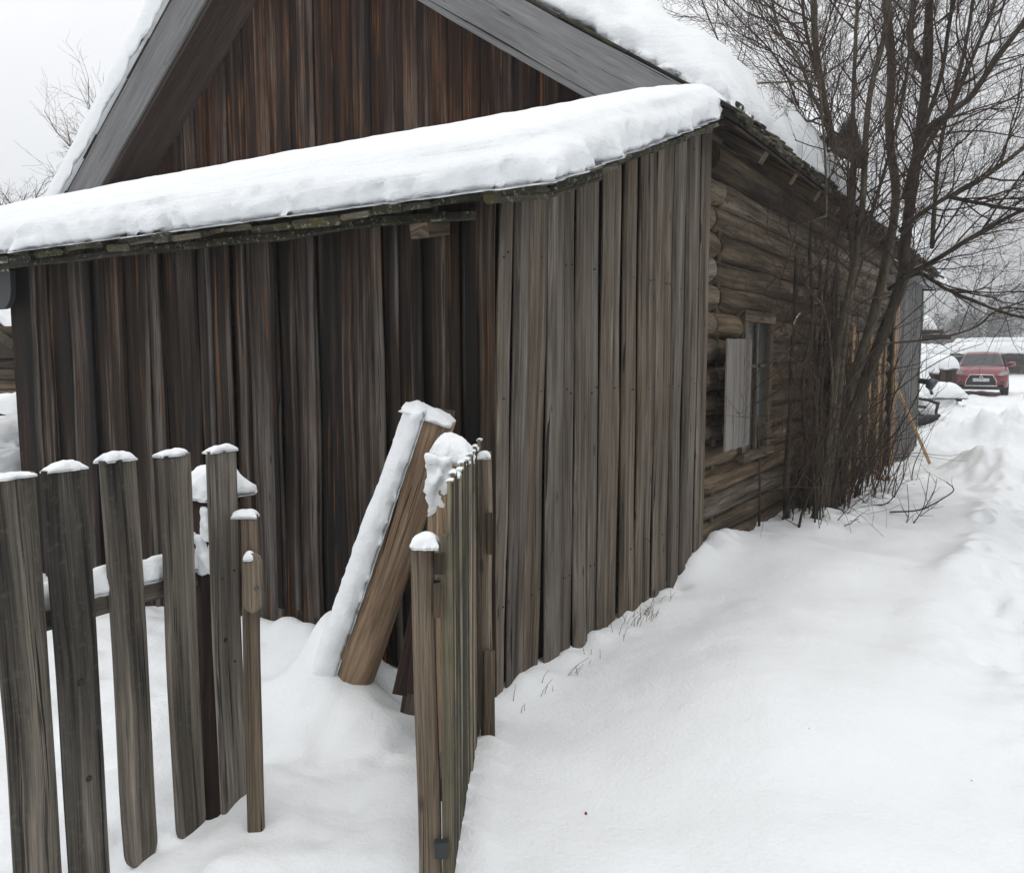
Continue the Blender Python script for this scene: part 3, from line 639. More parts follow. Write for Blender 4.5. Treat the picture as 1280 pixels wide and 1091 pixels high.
# dormer far back on the right slope
mb = MB()
dyl, dyr, dxf = 14.6, 16.6, -3.2
for k in range(8):
    yy = dyl + .125 + k * .25; zt = 5.15 - .0 * k + .55 * (1 - abs(yy - 15.6) / 1.0)
    mb.plank((dxf, yy, 3.9), (0, 0, 1), (0, 1, 0), .246, .03, zt - 3.9, (R.random(), .5, .5), seg=3)
mb.build('dormer_wall', M['soffit'], house)
mb = MB()
for s_ in (-1, 1):
    a = V3((dxf + .25, 15.6, 5.82)); b = V3((dxf + .25, 15.6 + s_ * 1.25, 5.10)); back = V3((-2.6, 0, 0))
    for q in ((a, b, b + back, a + back),): mb.quad(*q); mb.quad(q[3] - V3((0, 0, .05)), q[2] - V3((0, 0, .05)), q[1] - V3((0, 0, .05)), q[0] - V3((0, 0, .05))); mb.quad(q[0], q[0] - V3((0, 0, .05)), q[1] - V3((0, 0, .05)), q[1]); mb.quad(q[1], q[1] - V3((0, 0, .05)), q[2] - V3((0, 0, .05)), q[2])
mb.build('dormer_roof', M['darkroof'], house)
for s_ in (-1, 1):
    tag(slab('snow_cover', (dxf + .2, 15.6, 5.84), (-1.9, 0, 0), (0, s_ * 1.2, -.69), (0, 0, 1), .2, r=.15, edges=(1, 0, 0, 1), seed=31 + s_, step=.14), ('snow on the near slope of the small dormer roof' if s_ < 0 else 'snow on the far slope of the small dormer roof'), 'snow layer')
# snow on the house roof
LR = math.hypot(EXR - AX, zr(EXR) - AZ)
def snR(a, b): return .82 + .26 * mn.noise((a * .5, b * .55, 1)) + .10 * mn.noise((a * 1.5, b * 1.4, 4))
tag(slab('snow_cover', (AX, RY0 + .10, AZ + .04), (EXR - AX - .13, 0, zr(EXR - .13) - AZ), (0, RY1 - RY0 - .2, 0), (.25, 0, 1), .46, r=.36, edges=(0, 1, 1, 1), step=.1, lump=.13, seed=12, jag=.1, bulge=.03, thick=snR), 'lumpy deep snow on the road-side slope of the log house roof', 'snow layer')
tag(slab('snow_cover', (AX, RY0 - .03, AZ + .04), (EXL - AX + .05, 0, zl(EXL + .05) - AZ), (0, RY1 - RY0 - .2, 0), (-.3, 0, 1), .40, r=.12, edges=(0, 1, 1, 1), step=.13, lump=.05, seed=14, jag=.05, bulge=.03), 'snow layer along the steep left slope of the log house roof', 'snow layer')

# ------------------------------------------------------------------ plank extension at the far end
ext = empty('plank_extension', (-4, 16.6, 0), 'blue-grey vertical plank extension at the far end of the log house', 'shed')
mb = MB(); y = 14.52; re = random.Random(8)
while y < 17.950:
    w = min(re.uniform(.15, .24), 17.950 - y + .02)
    t = re.uniform(.2, .8)
    mb.plank((-2.03 + (.012 if re.random() < .5 else 0), y + w / 2, -.6), (0, 0, 1), (0, 1, 0), w - .006, .024, 3.55, (t, re.random(), .5), seg=4, wob=.004); y += w
mb.build('road_wall', M['ext'], ext)
mb = MB(); mb.box((-8, 17.900, -.6), (-2.06, 17.950, 2.9), (.5, .5, .5)); mb.build('end_wall', M['ext'], ext)
mb = MB(); mb.box((-2.10, 17.955, -.6), (-2.0, 18.050, 2.85), (.5, .5, .5)); mb.build('corner_post', M['greenpaint'], ext)
mb = MB(); mb.plank((-2.005, 14.62, -.5), (0, 0, 1), (0, 1, 0), .2, .03, 3.2, (.7, .8, .5)); mb.plank((-2.005, 14.85, -.5), (0, 0, 1), (0, 1, 0), .16, .02, 3.3, (.5, .5, .5)); pb = mb.build('door_post', M['tanb'], ext)
mb = MB(); mb.tube([(-2.0, 17.970, 1.12), (-1.86, 17.950, 1.1), (-1.84, 17.950, 1.09), (-1.72, 17.950, 1.02)], [.05, .06, .1, .13], 12); mb.build('wall_lamp', M['metal'], ext)
mb = MB(); mb.plank((-3.0, 18.100, 2.98), (1, 0, -.05), (0, 0, 1), .13, .12, 1.2, (.4, .5, .5)); mb.build('beam_end', M['rot'], ext)
tag(slab('snow_cover', (-3.2, 17.850, 3.06), (1.55, 0, -.2), (0, 1.0, 0), (0, 0, 1), .42, r=.3, edges=(1, 1, 1, 1), seed=5, step=.08), 'rounded snow cap on the far eave corner of the plank extension', 'snow layer')
# ------------------------------------------------------------------ where a picture point lies at a given depth (gives real positions in metres)
_F, _yaw, _p = 1035., math.radians(32.5), math.atan(100.5 / 1035.)
_f = V3((-math.sin(_yaw) * math.cos(_p), math.cos(_yaw) * math.cos(_p), -math.sin(_p))); _r = V3((math.cos(_yaw), math.sin(_yaw), 0)); _u = _r.cross(_f)
def at(x, y, d): return V3((0, 0, 1.6)) + (_f + _r * ((x - 640) / _F) - _u * ((y - 545.5) / _F)) * d

def cap(parent, c, side, w, d, T, seed=0, up=(0, 0, 1), r=None, lump=.006, name='snow_cap'):
    """small cap of snow sitting on a flat top centred at c"""
    side = V3(side).normalized(); up = V3(up).normalized(); fwd = up.cross(side).normalized()
    return slab(name, V3(c) - side * w / 2 - fwd * d / 2, side * w, fwd * d, up, T, r=r or min(w, d) * .5, edges=(1, 1, 1, 1), step=.012, lump=lump, seed=seed, m='crust', parent=parent, jag=.006, bulge=.004)

# ------------------------------------------------------------------ picket fence on the left
fence = empty('picket_fence', (-2.36, 1.5, 0), 'weathered grey picket fence with snow-capped pickets left of the gate opening', 'fence')
pk = [(-2.30, 1.12, -.12, 1.282), (-2.335, 1.285, -.12, 1.282), (-2.415, 1.50, -.065, 1.28), (-2.395, 1.68, -.062, 1.28), (-2.355, 1.84, -.065, 1.28)]
lab = ['picket with two small knots', 'dark stained picket with knot holes', 'olive grey picket with rounded foot', 'plain brown-grey picket', 'picket with wavy pale grain']
wd = [.128, .125, .118, .118, .118]; tones = [(.42, .6, .5), (.25, .35, .5), (.5, .6, .5), (.42, .55, .5), (.62, .3, .5)]
KN = [((.012, .76, .008), (-.02, .66, .005)), ((.012, .65, .011), (.022, .35, .010)), (), (), ((-.02, .62, .009), (.02, .53, .005))]
def fdir(i):
    a = V3((-.10, .99, 0)); return a.normalized()
for i, (x, y, z0, z1) in enumerate(pk):
    mb = MB(); ln = [(.01, -.012), (-.01, -.018), (.012, -.012), (.006, -.008), (0, -.004)][i]
    mb.plank((x + ln[0], y - ln[1] * 1.3, z0), (-ln[0], ln[1], 1.3), fdir(i), wd[i], .026, z1 - z0, tones[i], seg=14, wob=.005, round_bottom=.07 if i > 1 else 0, cham=.005, cut=[.08, .02, -.03, .0, .0][i], taper=-.02)
    p = mb.build('picket', M['picket'], fence); p['label'] = lab[i]
    mb = MB()
    for nx_ in (-.025, .03): cc = V3((x, y, .845 + nx_ * .3)) + fdir(i) * nx_ + V3((.99, .1, 0)) * .0125; mb.tube([cc, cc + V3((.99, .1, 0)) * .003], .0035, 7)
    mb.build('nail', M['black'], p)['kind'] = 'stuff'
    for (kx, kz, kr) in KN[i]:
        mb = MB(); cc = V3((x, y, kz)) + fdir(i) * kx + V3((.99, .1, 0)) * .0135; mb.tube([cc, cc + V3((.99, .1, 0)) * .0015], [kr, kr * .8], 10); mb.build('knot', M['black'], p)
    cap(p, (x, y, z1 - .004), fdir(i), wd[i] * .92, .032, [.02, .024, .026, .02, .022][i], seed=40 + i, lump=.022, r=.045)
n_ = V3((-.99, -.10, 0)).normalized()          # garden side of the fence
mb = MB(); a = V3((-2.42, 1.04, .838)); b = V3((-2.475, 1.93, .825))
mb.plank(a, b - a, (0, 0, 1), .075, .05, (b - a).length, (.3, .6, .5), seg=10, wob=.006, cham=.012); rail = mb.build('rail', M['picket'], fence)
slab('rail_snow', a + V3((-.03, .0, .034)), (b - a) * .86, V3((.06, .004, 0)), (0, 0, 1), .07, r=.028, edges=(1, 1, 1, 1), step=.02, lump=.025, seed=3, m='crust', parent=rail, jag=.01, bulge=.01)
# rotten post behind the end of the pickets
mb = MB(); c = V3((-2.47, 1.90, 0))
pts = [c + V3((.05 * (1 - q), -.1 * (1 - q), -.15 + 1.28 * q)) for q in [i / 14 for i in range(15)]]
mb.tube(pts, [.062 + .02 * q / 14 + (.02 if 10 < q else 0) - (.03 if q == 14 else 0) for q in range(15)], 18, (.4, .5, .5), jit=.35)
rp = mb.build('rotten_post', M['rot'], fence); rp['label'] = 'thick rotten dark red-brown post under a heap of snow'
cap(rp, c + V3((0, 0, 1.105)), (1, 0, 0), .19, .2, .115, seed=61, r=.09, lump=.035)
for (dx, dz, w_, h_) in ((.055, .86, .06, .12), (.075, .98, .04, .09), (-.03, .93, .06, .09)):
    slab('clinging_snow', c + V3((dx - .02, -.105, dz)), (w_, 0, 0), (0, .02, h_), (.1, -1, .25), .03, r=.03, edges=(1, 1, 1, 1), step=.012, lump=.03, seed=int(dx * 900) + 70, m='crust', parent=rp, jag=.02, bulge=.01, thick=lambda a_, b_: (.25 + b_ / .1) * (.7 + 1.5 * mn.noise((a_ * 40, b_ * 25, dx * 90))))
# tan end post with the short knotty block nailed on it
mb = MB(); q0 = V3((-2.145, 1.765, -.2)); q1 = V3((-2.275, 1.88, 1.055)); mb.plank(q0, q1 - q0, _r, .052, .04, (q1 - q0).length, (.5, .5, .5), seg=12, wob=.005, cham=.007, roughtop=.012)
ep = mb.build('end_post', M['post'], fence); ep['label'] = 'narrow tan end post'
cap(ep, q1 + V3((-.01, 0, -.005)), _r, .075, .05, .025, seed=81, lump=.02)
mb = MB(); c2 = at(317, 765, 2.79); mb.plank(c2, at(316, 692, 2.79) - c2, _r, .066, .03, .20, (.75, .4, .5), seg=8, wob=.004, round_bottom=.03, round_top=.03, cham=.008)
kb = mb.build('latch_block', M['post'], fence)
mb = MB(); c3 = at(321, 735, 2.765); mb.tube([c3, c3 - _f * .01], .008, 8); mb.build('bolt', M['metal'], kb)
cap(kb, at(312, 699, 2.79), _r, .03, .03, .03, seed=82)

# ------------------------------------------------------------------ fence from the gate post to the shed corner, seen nearly end on
gate = empty('picket_fence', (-1.75, 2.4, 0), 'mossy picket fence seen end-on between gate post and shed corner', 'fence')
A0 = V3((-1.465, 1.955, 0)); A1 = V3((-1.965, 2.83, 0)); fd = (A1 - A0).normalized(); fn = fd.cross(V3((0, 0, 1)))
N = 13
for i in range(N):
    p = A0.lerp(A1, i / (N - 1)) + fn * R.uniform(-.004, .004)
    zt = 1.235 + .012 * math.sin(i * 2.1) + (.02 if i == N - 1 else 0); z0 = -.12
    mb = MB(); mb.plank(p + V3((0, 0, z0)), (0, R.uniform(-.006, .006), 1), fd, .07, .013, zt - z0, (.12, .5, .6), seg=10, wob=.003, cham=.003, edge_tone=(R.uniform(.75, 1.1), R.random(), R.random()))  # mossy slats; their lit edges and shaded faces are put into the tone
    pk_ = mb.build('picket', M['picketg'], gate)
    cap(pk_, p + V3((0, 0, zt - .003)), fd, .05, .013, .006 + .005 * R.random(), seed=90 + i, lump=.008)
for z in (.28, .90):
    mb = MB(); p = A0 - fd * .02 - fn * .036 + V3((0, 0, z)); mb.plank(p, fd, (0, 0, 1), .07, .036, 1.02, (.3, .5, .5), seg=8); mb.build('rail', M['picket'], gate)
gp = A0 - fd * .055 - fn * .062
mb = MB(); mb.plank(gp + V3((0, 0, -.2)), (-.012, 0, 1), _r, .066, .05, 1.255, (.42, .5, .5), seg=12, wob=.004, cham=.008, roughtop=.03)
g_ = mb.build('gate_post', M['post'], gate); g_['label'] = 'squared gate post with notched side'
cap(g_, gp + V3((-.006, 0, 1.045)), _r, .072, .06, .045, seed=101, lump=.02, r=.034)
mb = MB(); mb.plank(gp + _r * .058 - _f * .008 + V3((0, 0, -.2)), (-.004, 0, 1), _r, .035, .03, 1.28, (.5, .5, .5), seg=12, wob=.003, cham=.004); mb.build('side_batten', M['picketg'], gate)
mb = MB(); k0 = gp + _r * .034 - _f * .032; mb.plank(k0 + V3((0, 0, .84)), (0, 0, 1), _r, .026, .02, .1, (.2, .5, .5), seg=2); mb.plank(k0 + V3((.004, 0, .97)), (0, 0, 1), _r, .03, .02, .06, (.1, .5, .5), seg=2); mb.build('notch', M['log'], g_)
mb = MB(); mb.plank(k0 + V3((.008, 0, .105)), (0, 0, 1), _r, .042, .024, .05, (.2, .5, .5), seg=2); mb.build('strap', M['tar'], g_)
# stout brown post on the yard side
bp_ = empty('fence_post', (-1.9, 2.55, 0), 'stout round brown post with tall snow cap behind the end-on fence', 'post')
mb = MB(); c = at(563, 600, 3.1); c.z = 0
mb.tube([c + V3((0, 0, -.2 + 1.42 * q / 10)) for q in range(11)], [.088] * 10 + [.08], 16, (.4, .5, .5), jit=.06); mb.build('post', M['beam'], bp_)
cap(bp_, c + V3((0, 0, 1.205)), _r, .155, .15, .105, seed=111, r=.075, lump=.035)
slab('clinging_snow', c - _r * .07 - _f * .068 + V3((0, 0, 1.02)), _r * .075, V3((0, 0, .2)), -_f, .03, r=.03, edges=(1, 1, 1, 1), step=.012, lump=.03, seed=113, m='crust', parent=bp_, jag=.03, bulge=.01, thick=lambda a_, b_: (b_ / .2) ** .8 * (.8 + 1.6 * mn.noise((a_ * 40, b_ * 22, 3))))
# pale thin post on the road side by the shed corner
tp = empty('fence_post', (-1.93, 2.9, 0), 'thin pale split post between the end-on fence and shed corner', 'post')
mb = MB(); c = at(609, 700, 3.38); c.z = 0
mb.plank(c + V3((0, 0, -.2)), (-.012, 0, 1), _r, .052, .05, 1.40, (.8, .4, .5), seg=12, wob=.007, cham=.014, cut=.3, roughtop=.03); mb.build('post', M['post'], tp)
cap(tp, c + V3((-.014, 0, 1.19)), _r, .05, .05, .03, seed=121, lump=.012)
mb = MB(); mb.plank(c + V3((-.004, 0, .80)) - _f * .03 + _r * .014, (0, 0, 1), _r, .024, .014, .17, (.2, .5, .5), seg=3, wob=.003); mb.build('hinge_block', M['log'], tp)
mb = MB(); mb.plank(c - _f * .03 + _r * .006 + V3((0, 0, -.15)), (0, 0, 1), _r, .05, .014, .55, (.5, .5, .5), seg=5, wob=.004); mb.build('foot_board', M['log'], tp)

# ------------------------------------------------------------------ hewn timber leaning on the shed wall
tim = empty('timber', (-2.6, 2.7, 0), 'heavy brown hewn timber leaning on the dark shed wall, snow on its upper side', 'timber')
t0 = V3((-2.70, 2.67, -.10)); t1 = at(546, 521, 3.52); ax = (t1 - t0).normalized()
side = (_r - ax * _r.dot(ax)).normalized(); nrm = (-_f + ax * _f.dot(ax)).normalized()
mb = MB(); n = 16; prof = []
for k in range(20):
    a = 2 * PI * k / 20; x = .122 * math.cos(a) - .012; y = .10 * math.sin(a); prof.append((x, y))
L = (t1 - t0).length
for i in range(n + 1):
    q = i / n; p = t0 + ax * (L * q); sc_ = 1.0 - .10 * q + .05 * math.sin(q * 5) ; bend = side * (.012 * math.sin(q * PI * 1.3)) 
    for (x, y) in prof:
        j = .006 * mn.noise((x * 20, y * 20, q * 3))
        mb.v.append(p + bend + side * (x * sc_ + j) + nrm * (y * sc_ + j))
for i in range(n):
    for k in range(20):
        k2 = (k + 1) % 20; a = i * 20
        mb.face((a + k, a + k2, a + 20 + k2, a + 20 + k), [(k * .03, i / n * L), (k * .03 + .03, i / n * L), (k * .03 + .03, (i + 1) / n * L), (k * .03, (i + 1) / n * L)], (.5, .5, .5), True)
mb.face(tuple(n * 20 + k for k in range(20)), [(p[0], p[1]) for p in prof], (.8, .5, .5)); mb.face(tuple(reversed(range(20))), None, (.5, .5, .5))
mb.build('log', M['beam'], tim)
su = (-side * 1. + nrm * .22 + V3((0, 0, .1))); su = (su - ax * su.dot(ax)).normalized(); sw = ax.cross(su).normalized()
slab('snow_crust', t0 - ax * .04 - sw * .085 + su * .066, ax * (L + .06), sw * .17, su, .088, r=.06, edges=(1, 1, 1, 1), step=.02, lump=.02, seed=131, m='crust', parent=tim, jag=.022, bulge=.012, thick=lambda a, b: 1.3 - .33 * a)
cap(tim, t1 - ax * .006 + su * .035, side, .215, .17, .03, seed=135, up=ax, lump=.03, name='top_snow')
# dark slabs leaning behind the timber
for i, (p, q, w_) in enumerate((((498, 868, 3.42), (530, 720, 3.62), .06), ((514, 866, 3.36), (528, 740, 3.58), .05), ((556, 600, 3.62), (560, 512, 3.66), .07))):
    a = at(*p); b = at(*q); 
    if i == 2: a = V3((b.x - .1, b.y - .18, g1(b.x - .1, b.y - .18)))
    mb = MB(); mb.plank(a, b - a, _r, w_, .025, (b - a).length, (.5, .5, .5), seg=6, wob=.006)
    tag(mb.build('plank', M['rot' if i < 2 else 'side'], None), ['dark rotten slab leaning behind the gate post, left of its pair', 'dark rotten slab leaning behind the gate post, right of its pair', 'grey plank end showing just behind the leaning timber top'][i], 'plank', 'planks leaning on the shed')

# ------------------------------------------------------------------ trees and bushes
def catmull(P, n=6):
    out = []
    P = [P[0] * 2 - P[1]] + P + [P[-1] * 2 - P[-2]]
    for i in range(1, len(P) - 2):
        for k in range(n):
            t = k / n; a, b, c, d = P[i - 1], P[i], P[i + 1], P[i + 2]
            out.append(.5 * ((2 * b) + (c - a) * t + (2 * a - 5 * b + 4 * c - d) * t * t + (3 * b - a - 3 * c + d) * t ** 3))
    out.append(P[-2]); return out
def rnd_dir(rr): 
    z = rr.uniform(-1, 1); a = rr.uniform(0, 2 * PI); s = math.sqrt(1 - z * z); return V3((s * math.cos(a), s * math.sin(a), z))
def blocked(p):
    # keep twigs out of the house walls and roof
    if p.y > 5.4 and p.y < 18.7:
        if p.x < -1.98 and p.z < 3.05: return True
        if p.x < EXR + .08 and p.z < zr(p.x) + .15 and p.z > zr(p.x) - .25: return True
        if p.x < -1.98 and p.z < zr(p.x) + .45: return True
    if p.y > 2.9 and p.y <= 5.8 and p.x < -1.95 and p.z < roofz(p.y): return True
    return False
def grow(mb, p, d, L, r, lev, rr, trop, wand=.22, kids=(6, 4, 3), minr=.0016, maxlev=2, avoid=True):
    n = max(3, int(L / .11)) if lev < 2 else 3; n = min(n, 9)
    pts = [p.copy()]; q = p.copy(); dd = d.normalized(); spawn = []
    for i in range(n):
        dd = (dd + rnd_dir(rr) * wand + trop * (.10 if lev else .06)).normalized()
        q2 = q + dd * (L / n)
        if avoid and blocked(q2):
            dd = (dd + V3((.9, -.2, .4))).normalized(); q2 = q + dd * (L / n)
            if blocked(q2): break
        q = q2; pts.append(q.copy()); spawn.append((q.copy(), dd.copy(), (i + 1) / n))
    if len(pts) < 3: return
    rad = [max(minr * .75, r * (1 - .72 * i / (len(pts) - 1))) for i in range(len(pts))]
    mb.tube(pts, rad, 5 if r > .008 else (4 if lev < 2 else 3), (.5, .5, .5), cap=False)
    if lev >= maxlev: return
    k = kids[lev]
    for j in range(k):
        s, sd, t = spawn[min(len(spawn) - 1, int((.15 + .85 * (j + rr.random()) / k) * len(spawn)))]
        side = rnd_dir(rr); side = (side - sd * side.dot(sd)).normalized(); ang = rr.uniform(.45, 1.0)
        nd = sd * math.cos(ang) + side * math.sin(ang)
        grow(mb, s, nd, L * rr.uniform(.35, .62) * (1.1 - .45 * t), max(minr, r * (1 - .6 * t) * rr.uniform(.42, .62)), lev + 1, rr, trop, wand, kids, minr, maxlev, avoid)

rt = random.Random(42)
tree = empty('bare_tree', at(1035, 650, 8.6), 'big many-stemmed bare tree growing against the log house wall', 'tree')
S = [  # stems through picture points (x, y, depth), base radius, top radius
    ([(1026, 655, 8.35), (1040, 514, 8.2), (1050, 420, 8.1), (1067, 327, 8.0), (1054, 231, 8.0), (1035, 146, 8.0), (1021, 69, 8.0), (1017, 0, 8.0), (1010, -150, 8.1), (1020, -300, 8.2)], .042, .03, 'bark'),
    ([(1030, 652, 8.45), (1046, 520, 8.3), (1056, 420, 8.1), (1077, 270, 7.9), (1085, 135, 7.8), (1104, 50, 7.7), (1112, 0, 7.7), (1125, -120, 7.7), (1120, -260, 7.8)], .036, .022, 'bark'),
    ([(1067, 330, 8.05), (1064, 240, 8.0), (1066, 146, 8.0), (1070, 38, 8.0), (1071, 0, 8.0), (1060, -150, 8.0)], .026, .015, 'bark'),
    ([(1018, 640, 8.9), (1045, 560, 8.9), (1072, 500, 8.8), (1100, 427, 8.7), (1128, 350, 8.6), (1131, 308, 8.6), (1146, 192, 8.6), (1158, 96, 8.6), (1162, 0, 8.6), (1170, -160, 8.6), (1165, -320, 8.8)], .072, .045, 'barkdark'),
    ([(1012, 645, 9.2), (1050, 520, 9.2), (1090, 400, 9.2), (1119, 260, 9.2), (1112, 173, 9.2), (1114, 77, 9.2), (1108, 0, 9.2), (1104, -150, 9.2), (1110, -280, 9.3)], .06, .045, 'bark'),
    ([(1158, 96, 8.6), (1140, 65, 8.5), (1139, 30, 8.5), (1142, 0, 8.5), (1150, -120, 8.4), (1140, -260, 8.3)], .04, .024, 'bark'),
    ([(1131, 250, 8.6), (1154, 173, 8.4), (1190, 140, 8.2), (1215, 119, 8.1), (1243, 77, 8.0), (1285, 20, 7.9), (1340, -70, 7.8), (1380, -190, 7.8)], .046, .022, 'barkdark'),
    ([(1127, 346, 8.5), (1166, 327, 8.2), (1216, 296, 7.9), (1280, 262, 7.6), (1350, 235, 7.3), (1430, 180, 7.1)], .03, .012, 'barkdark'),
    ([(1125, 290, 8.5), (1150, 268, 8.3), (1185, 246, 8.1), (1223, 227, 7.9), (1280, 185, 7.7), (1360, 120, 7.4), (1440, 20, 7.2)], .03, .013, 'bark'),
    ([(1185, 246, 8.1), (1223, 254, 8.0), (1280, 262, 7.8), (1350, 262, 7.6)], .022, .010, 'barkdark'),
    ([(1110, 362, 8.6), (1146, 342, 8.4), (1166, 350, 8.2), (1185, 362, 8.0), (1239, 385, 7.7), (1280, 397, 7.4), (1340, 400, 7.2)], .03, .009, 'barkdark'),
    ([(1165, 310, 8.4), (1170, 230, 8.5), (1180, 160, 8.5), (1200, 90, 8.5), (1216, 0, 8.5), (1230, -140, 8.5)], .026, .016, 'bark'),
    ([(1150, 173, 8.5), (1175, 100, 8.4), (1185, 40, 8.4), (1190, 0, 8.4), (1195, -140, 8.4)], .026, .016, 'barkdark'),
    ([(1150, 200, 8.6), (1195, 120, 8.5), (1225, 50, 8.4), (1245, 0, 8.4), (1280, -120, 8.3)], .026, .014, 'bark'),
    ([(1052, 222, 8.0), (1031, 154, 7.9), (1012, 110, 7.8), (1000, 77, 7.8), (977, 42, 7.8), (965, 0, 7.8), (955, -90, 7.8)], .02, .011, 'bark'),
    ([(1052, 230, 8.0), (1031, 154, 7.9), (1010, 152, 7.75), (1000, 143, 7.7), (992, 128, 7.65)], .015, .007, 'bark'),
    ([(1037, 150, 8.0), (1020, 90, 8.1), (1008, 40, 8.1), (1003, 0, 8.1), (1000, -110, 8.1)], .022, .013, 'bark'),
    ([(1022, 640, 8.1), (1034, 560, 7.8), (1040, 470, 7.6), (1030, 390, 7.5), (1010, 360, 7.4), (989, 296, 7.3), (981, 231, 7.2), (962, 180, 7.1), (937, 150, 7.05), (910, 80, 7.0), (877, 0, 7.0), (860, -60, 7.0)], .018, .006, 'bark'),
    ([(1016, 400, 7.7), (1003, 392, 7.55), (994, 402, 7.5), (988, 416, 7.45), (968, 422, 7.4), (948, 412, 7.3), (925, 380, 7.2), (900, 355, 7.1)], .016, .006, 'bark'),
    ([(1070, 330, 8.0), (1095, 250, 7.9), (1120, 160, 7.8), (1135, 80, 7.7), (1140, 0, 7.7), (1150, -110, 7.7)], .02, .011, 'barkdark'),
    ([(1060, 300, 8.0), (1030, 240, 7.9), (1010, 170, 7.9), (985, 100, 7.9), (960, 60, 7.9), (920, 20, 7.8), (880, -30, 7.8)], .014, .006, 'twig'),
    ([(1100, 430, 7.5), (1171, 423, 7.4), (1219, 409, 7.3), (1243, 390, 7.2), (1280, 376, 7.1), (1340, 350, 7.0)], .011, .006, 'twig'),
]
tw = MB()
for (P, r0, r1, m_) in S:
    pts = catmull([at(*p) for p in P], 6); n = len(pts)
    for i, p in enumerate(pts):           # stay clear of the eave
        if 5.5 < p.y < 18.6 and p.x < EXR + .12 and 2.75 < p.z < zr(p.x) + .35: p.x = EXR + .12
    mb = MB(); mb.tube(pts, [(r0 + (r1 - r0) * i / (n - 1)) * .88 for i in range(n)], 12, (.5, .5, .5), jit=.2)
    mb.build('stem', M[m_], tree)
    big = r0 > .017
    top = pts[-1].z
    for i in range(n):
        p = pts[i]
        if p.z < 2.0 and big: continue
        if p.z < 2.5 and rt.random() < .6: continue
        if rt.random() < (.62 if big else .5):
            d = (pts[min(i + 1, n - 1)] - pts[max(i - 1, 0)]).normalized()
            side = rnd_dir(rt); side.z = abs(side.z) * .3; side = (side - d * side.dot(d)).normalized()
            a = rt.uniform(.5, 1.1); rr0 = (r0 + (r1 - r0) * i / (n - 1))
            grow(tw, p, d * math.cos(a) + side * math.sin(a), rt.uniform(.6, 1.6), min(rr0 * .5, rt.uniform(.006, .012)), 0, rt, V3((.25, -.05, .55)), kids=(8, 5, 3))
sn = MB()
for (P, r0, r1, m_) in S:
    pts = catmull([at(*p) for p in P], 6); n = len(pts); run = []
    for i in range(1, n - 1):
        d = (pts[i + 1] - pts[i - 1]).normalized(); rr0 = (r0 + (r1 - r0) * i / (n - 1)) * .88
        ok = abs(d.z) < .87 and rr0 > .011 and mn.noise((i * .7, r0 * 99, P[0][0] * .1)) > -.12 and pts[i].z < 5.2 and not (pts[i].x < EXR + .13 and 2.7 < pts[i].z < zr(pts[i].x) + .4)
        if ok: run.append((pts[i] + (V3((0, 0, 1)) - d * d.z).normalized() * rr0 * .8, rr0 * .75))
        if (not ok or i == n - 2) and run:
            if len(run) > 1: sn.tube([p for p, _ in run], [.25 * run[0][1]] + [q * (.7 + .5 * mn.noise((p.x * 9, p.y * 9, p.z * 9))) for p, q in run[1:-1]] + ([.25 * run[-1][1]]), 7, jit=.3)
            run = []
o = sn.build('limb_snow', M['crust'], tree); o['kind'] = 'stuff'
# tops grow on above the picture
for (P, r0, r1, m_) in S:
    p = at(*P[-1]); q = at(*P[-2])
    for k in range(3 if r1 > .012 else 2):
        d = (p - q).normalized() + rnd_dir(rt) * .4
        grow(tw, p, d, rt.uniform(1., 2.), r1 * .7, 0, rt, V3((.1, 0, .5)), kids=(9, 5, 3))
tw.build('twig_crown', M['twig'], tree)['kind'] = 'stuff'

# thicket of dark suckers and reddish shoots round the foot of the tree
bush = empty('shrub', (-1.75, 8.6, 0), 'thicket of dark leafless suckers between tree foot and window', 'shrub')
mb = MB(); rb = random.Random(77)
for k in range(60):
    y = 7.35 + 3.2 * rb.random() ** .8; x = -1.97 + .34 * rb.random() ** 1.5; p = V3((x, y, g1(x, y) - .05))
    L = rb.uniform(1.2, 3.1) if k % 3 else rb.uniform(.5, 1.2)
    grow(mb, p, V3((rb.uniform(-.03, .14), rb.uniform(-.12, .12), 1)), L, rb.choice((.004, .006, .009, .013)), 0, rb, V3((.03, -.02, .4)), wand=.24, kids=(6, 3, 1), maxlev=1)
for k in range(22):
    y = rb.uniform(7.8, 9.6); x = rb.uniform(-1.95, -1.72); p = V3((x, y, g1(x, y) - .05)); 
    pts = [p + V3((.05 * mn.noise((k, i * .4, 0)) + .02 * i * 0, .12 * mn.noise((k, 5, i * .3)), .32 * i)) for i in range(rb.randint(5, 10))]
    mb.tube(pts, [rb.uniform(.018, .034) * (1 - .5 * i / len(pts)) for i in range(len(pts))], 7, jit=.15)
mb.build('sucker', M['barkdark'], bush)['kind'] = 'stuff'
tw2 = MB()
for k in range(64):
    y = rb.uniform(6.3, 8.4); p = V3((rb.uniform(-1.8, -1.5), y, rb.uniform(.5, 2.6))); d = V3((rb.uniform(-.1, .3), rb.uniform(-1, .4), rb.uniform(-.3, .8)))
    grow(tw2, p, d, rb.uniform(.5, 1.2), .004, 0, rb, V3((0, -.05, .15)), wand=.3, kids=(7, 3, 1), maxlev=1)
tw2.build('twig_tangle', M['shoot'], bush)['kind'] = 'stuff'
bush2 = empty('shrub', (-1.6, 11, 0), 'dense reddish brown shoots standing right of the tree foot', 'shrub')
mb = MB()
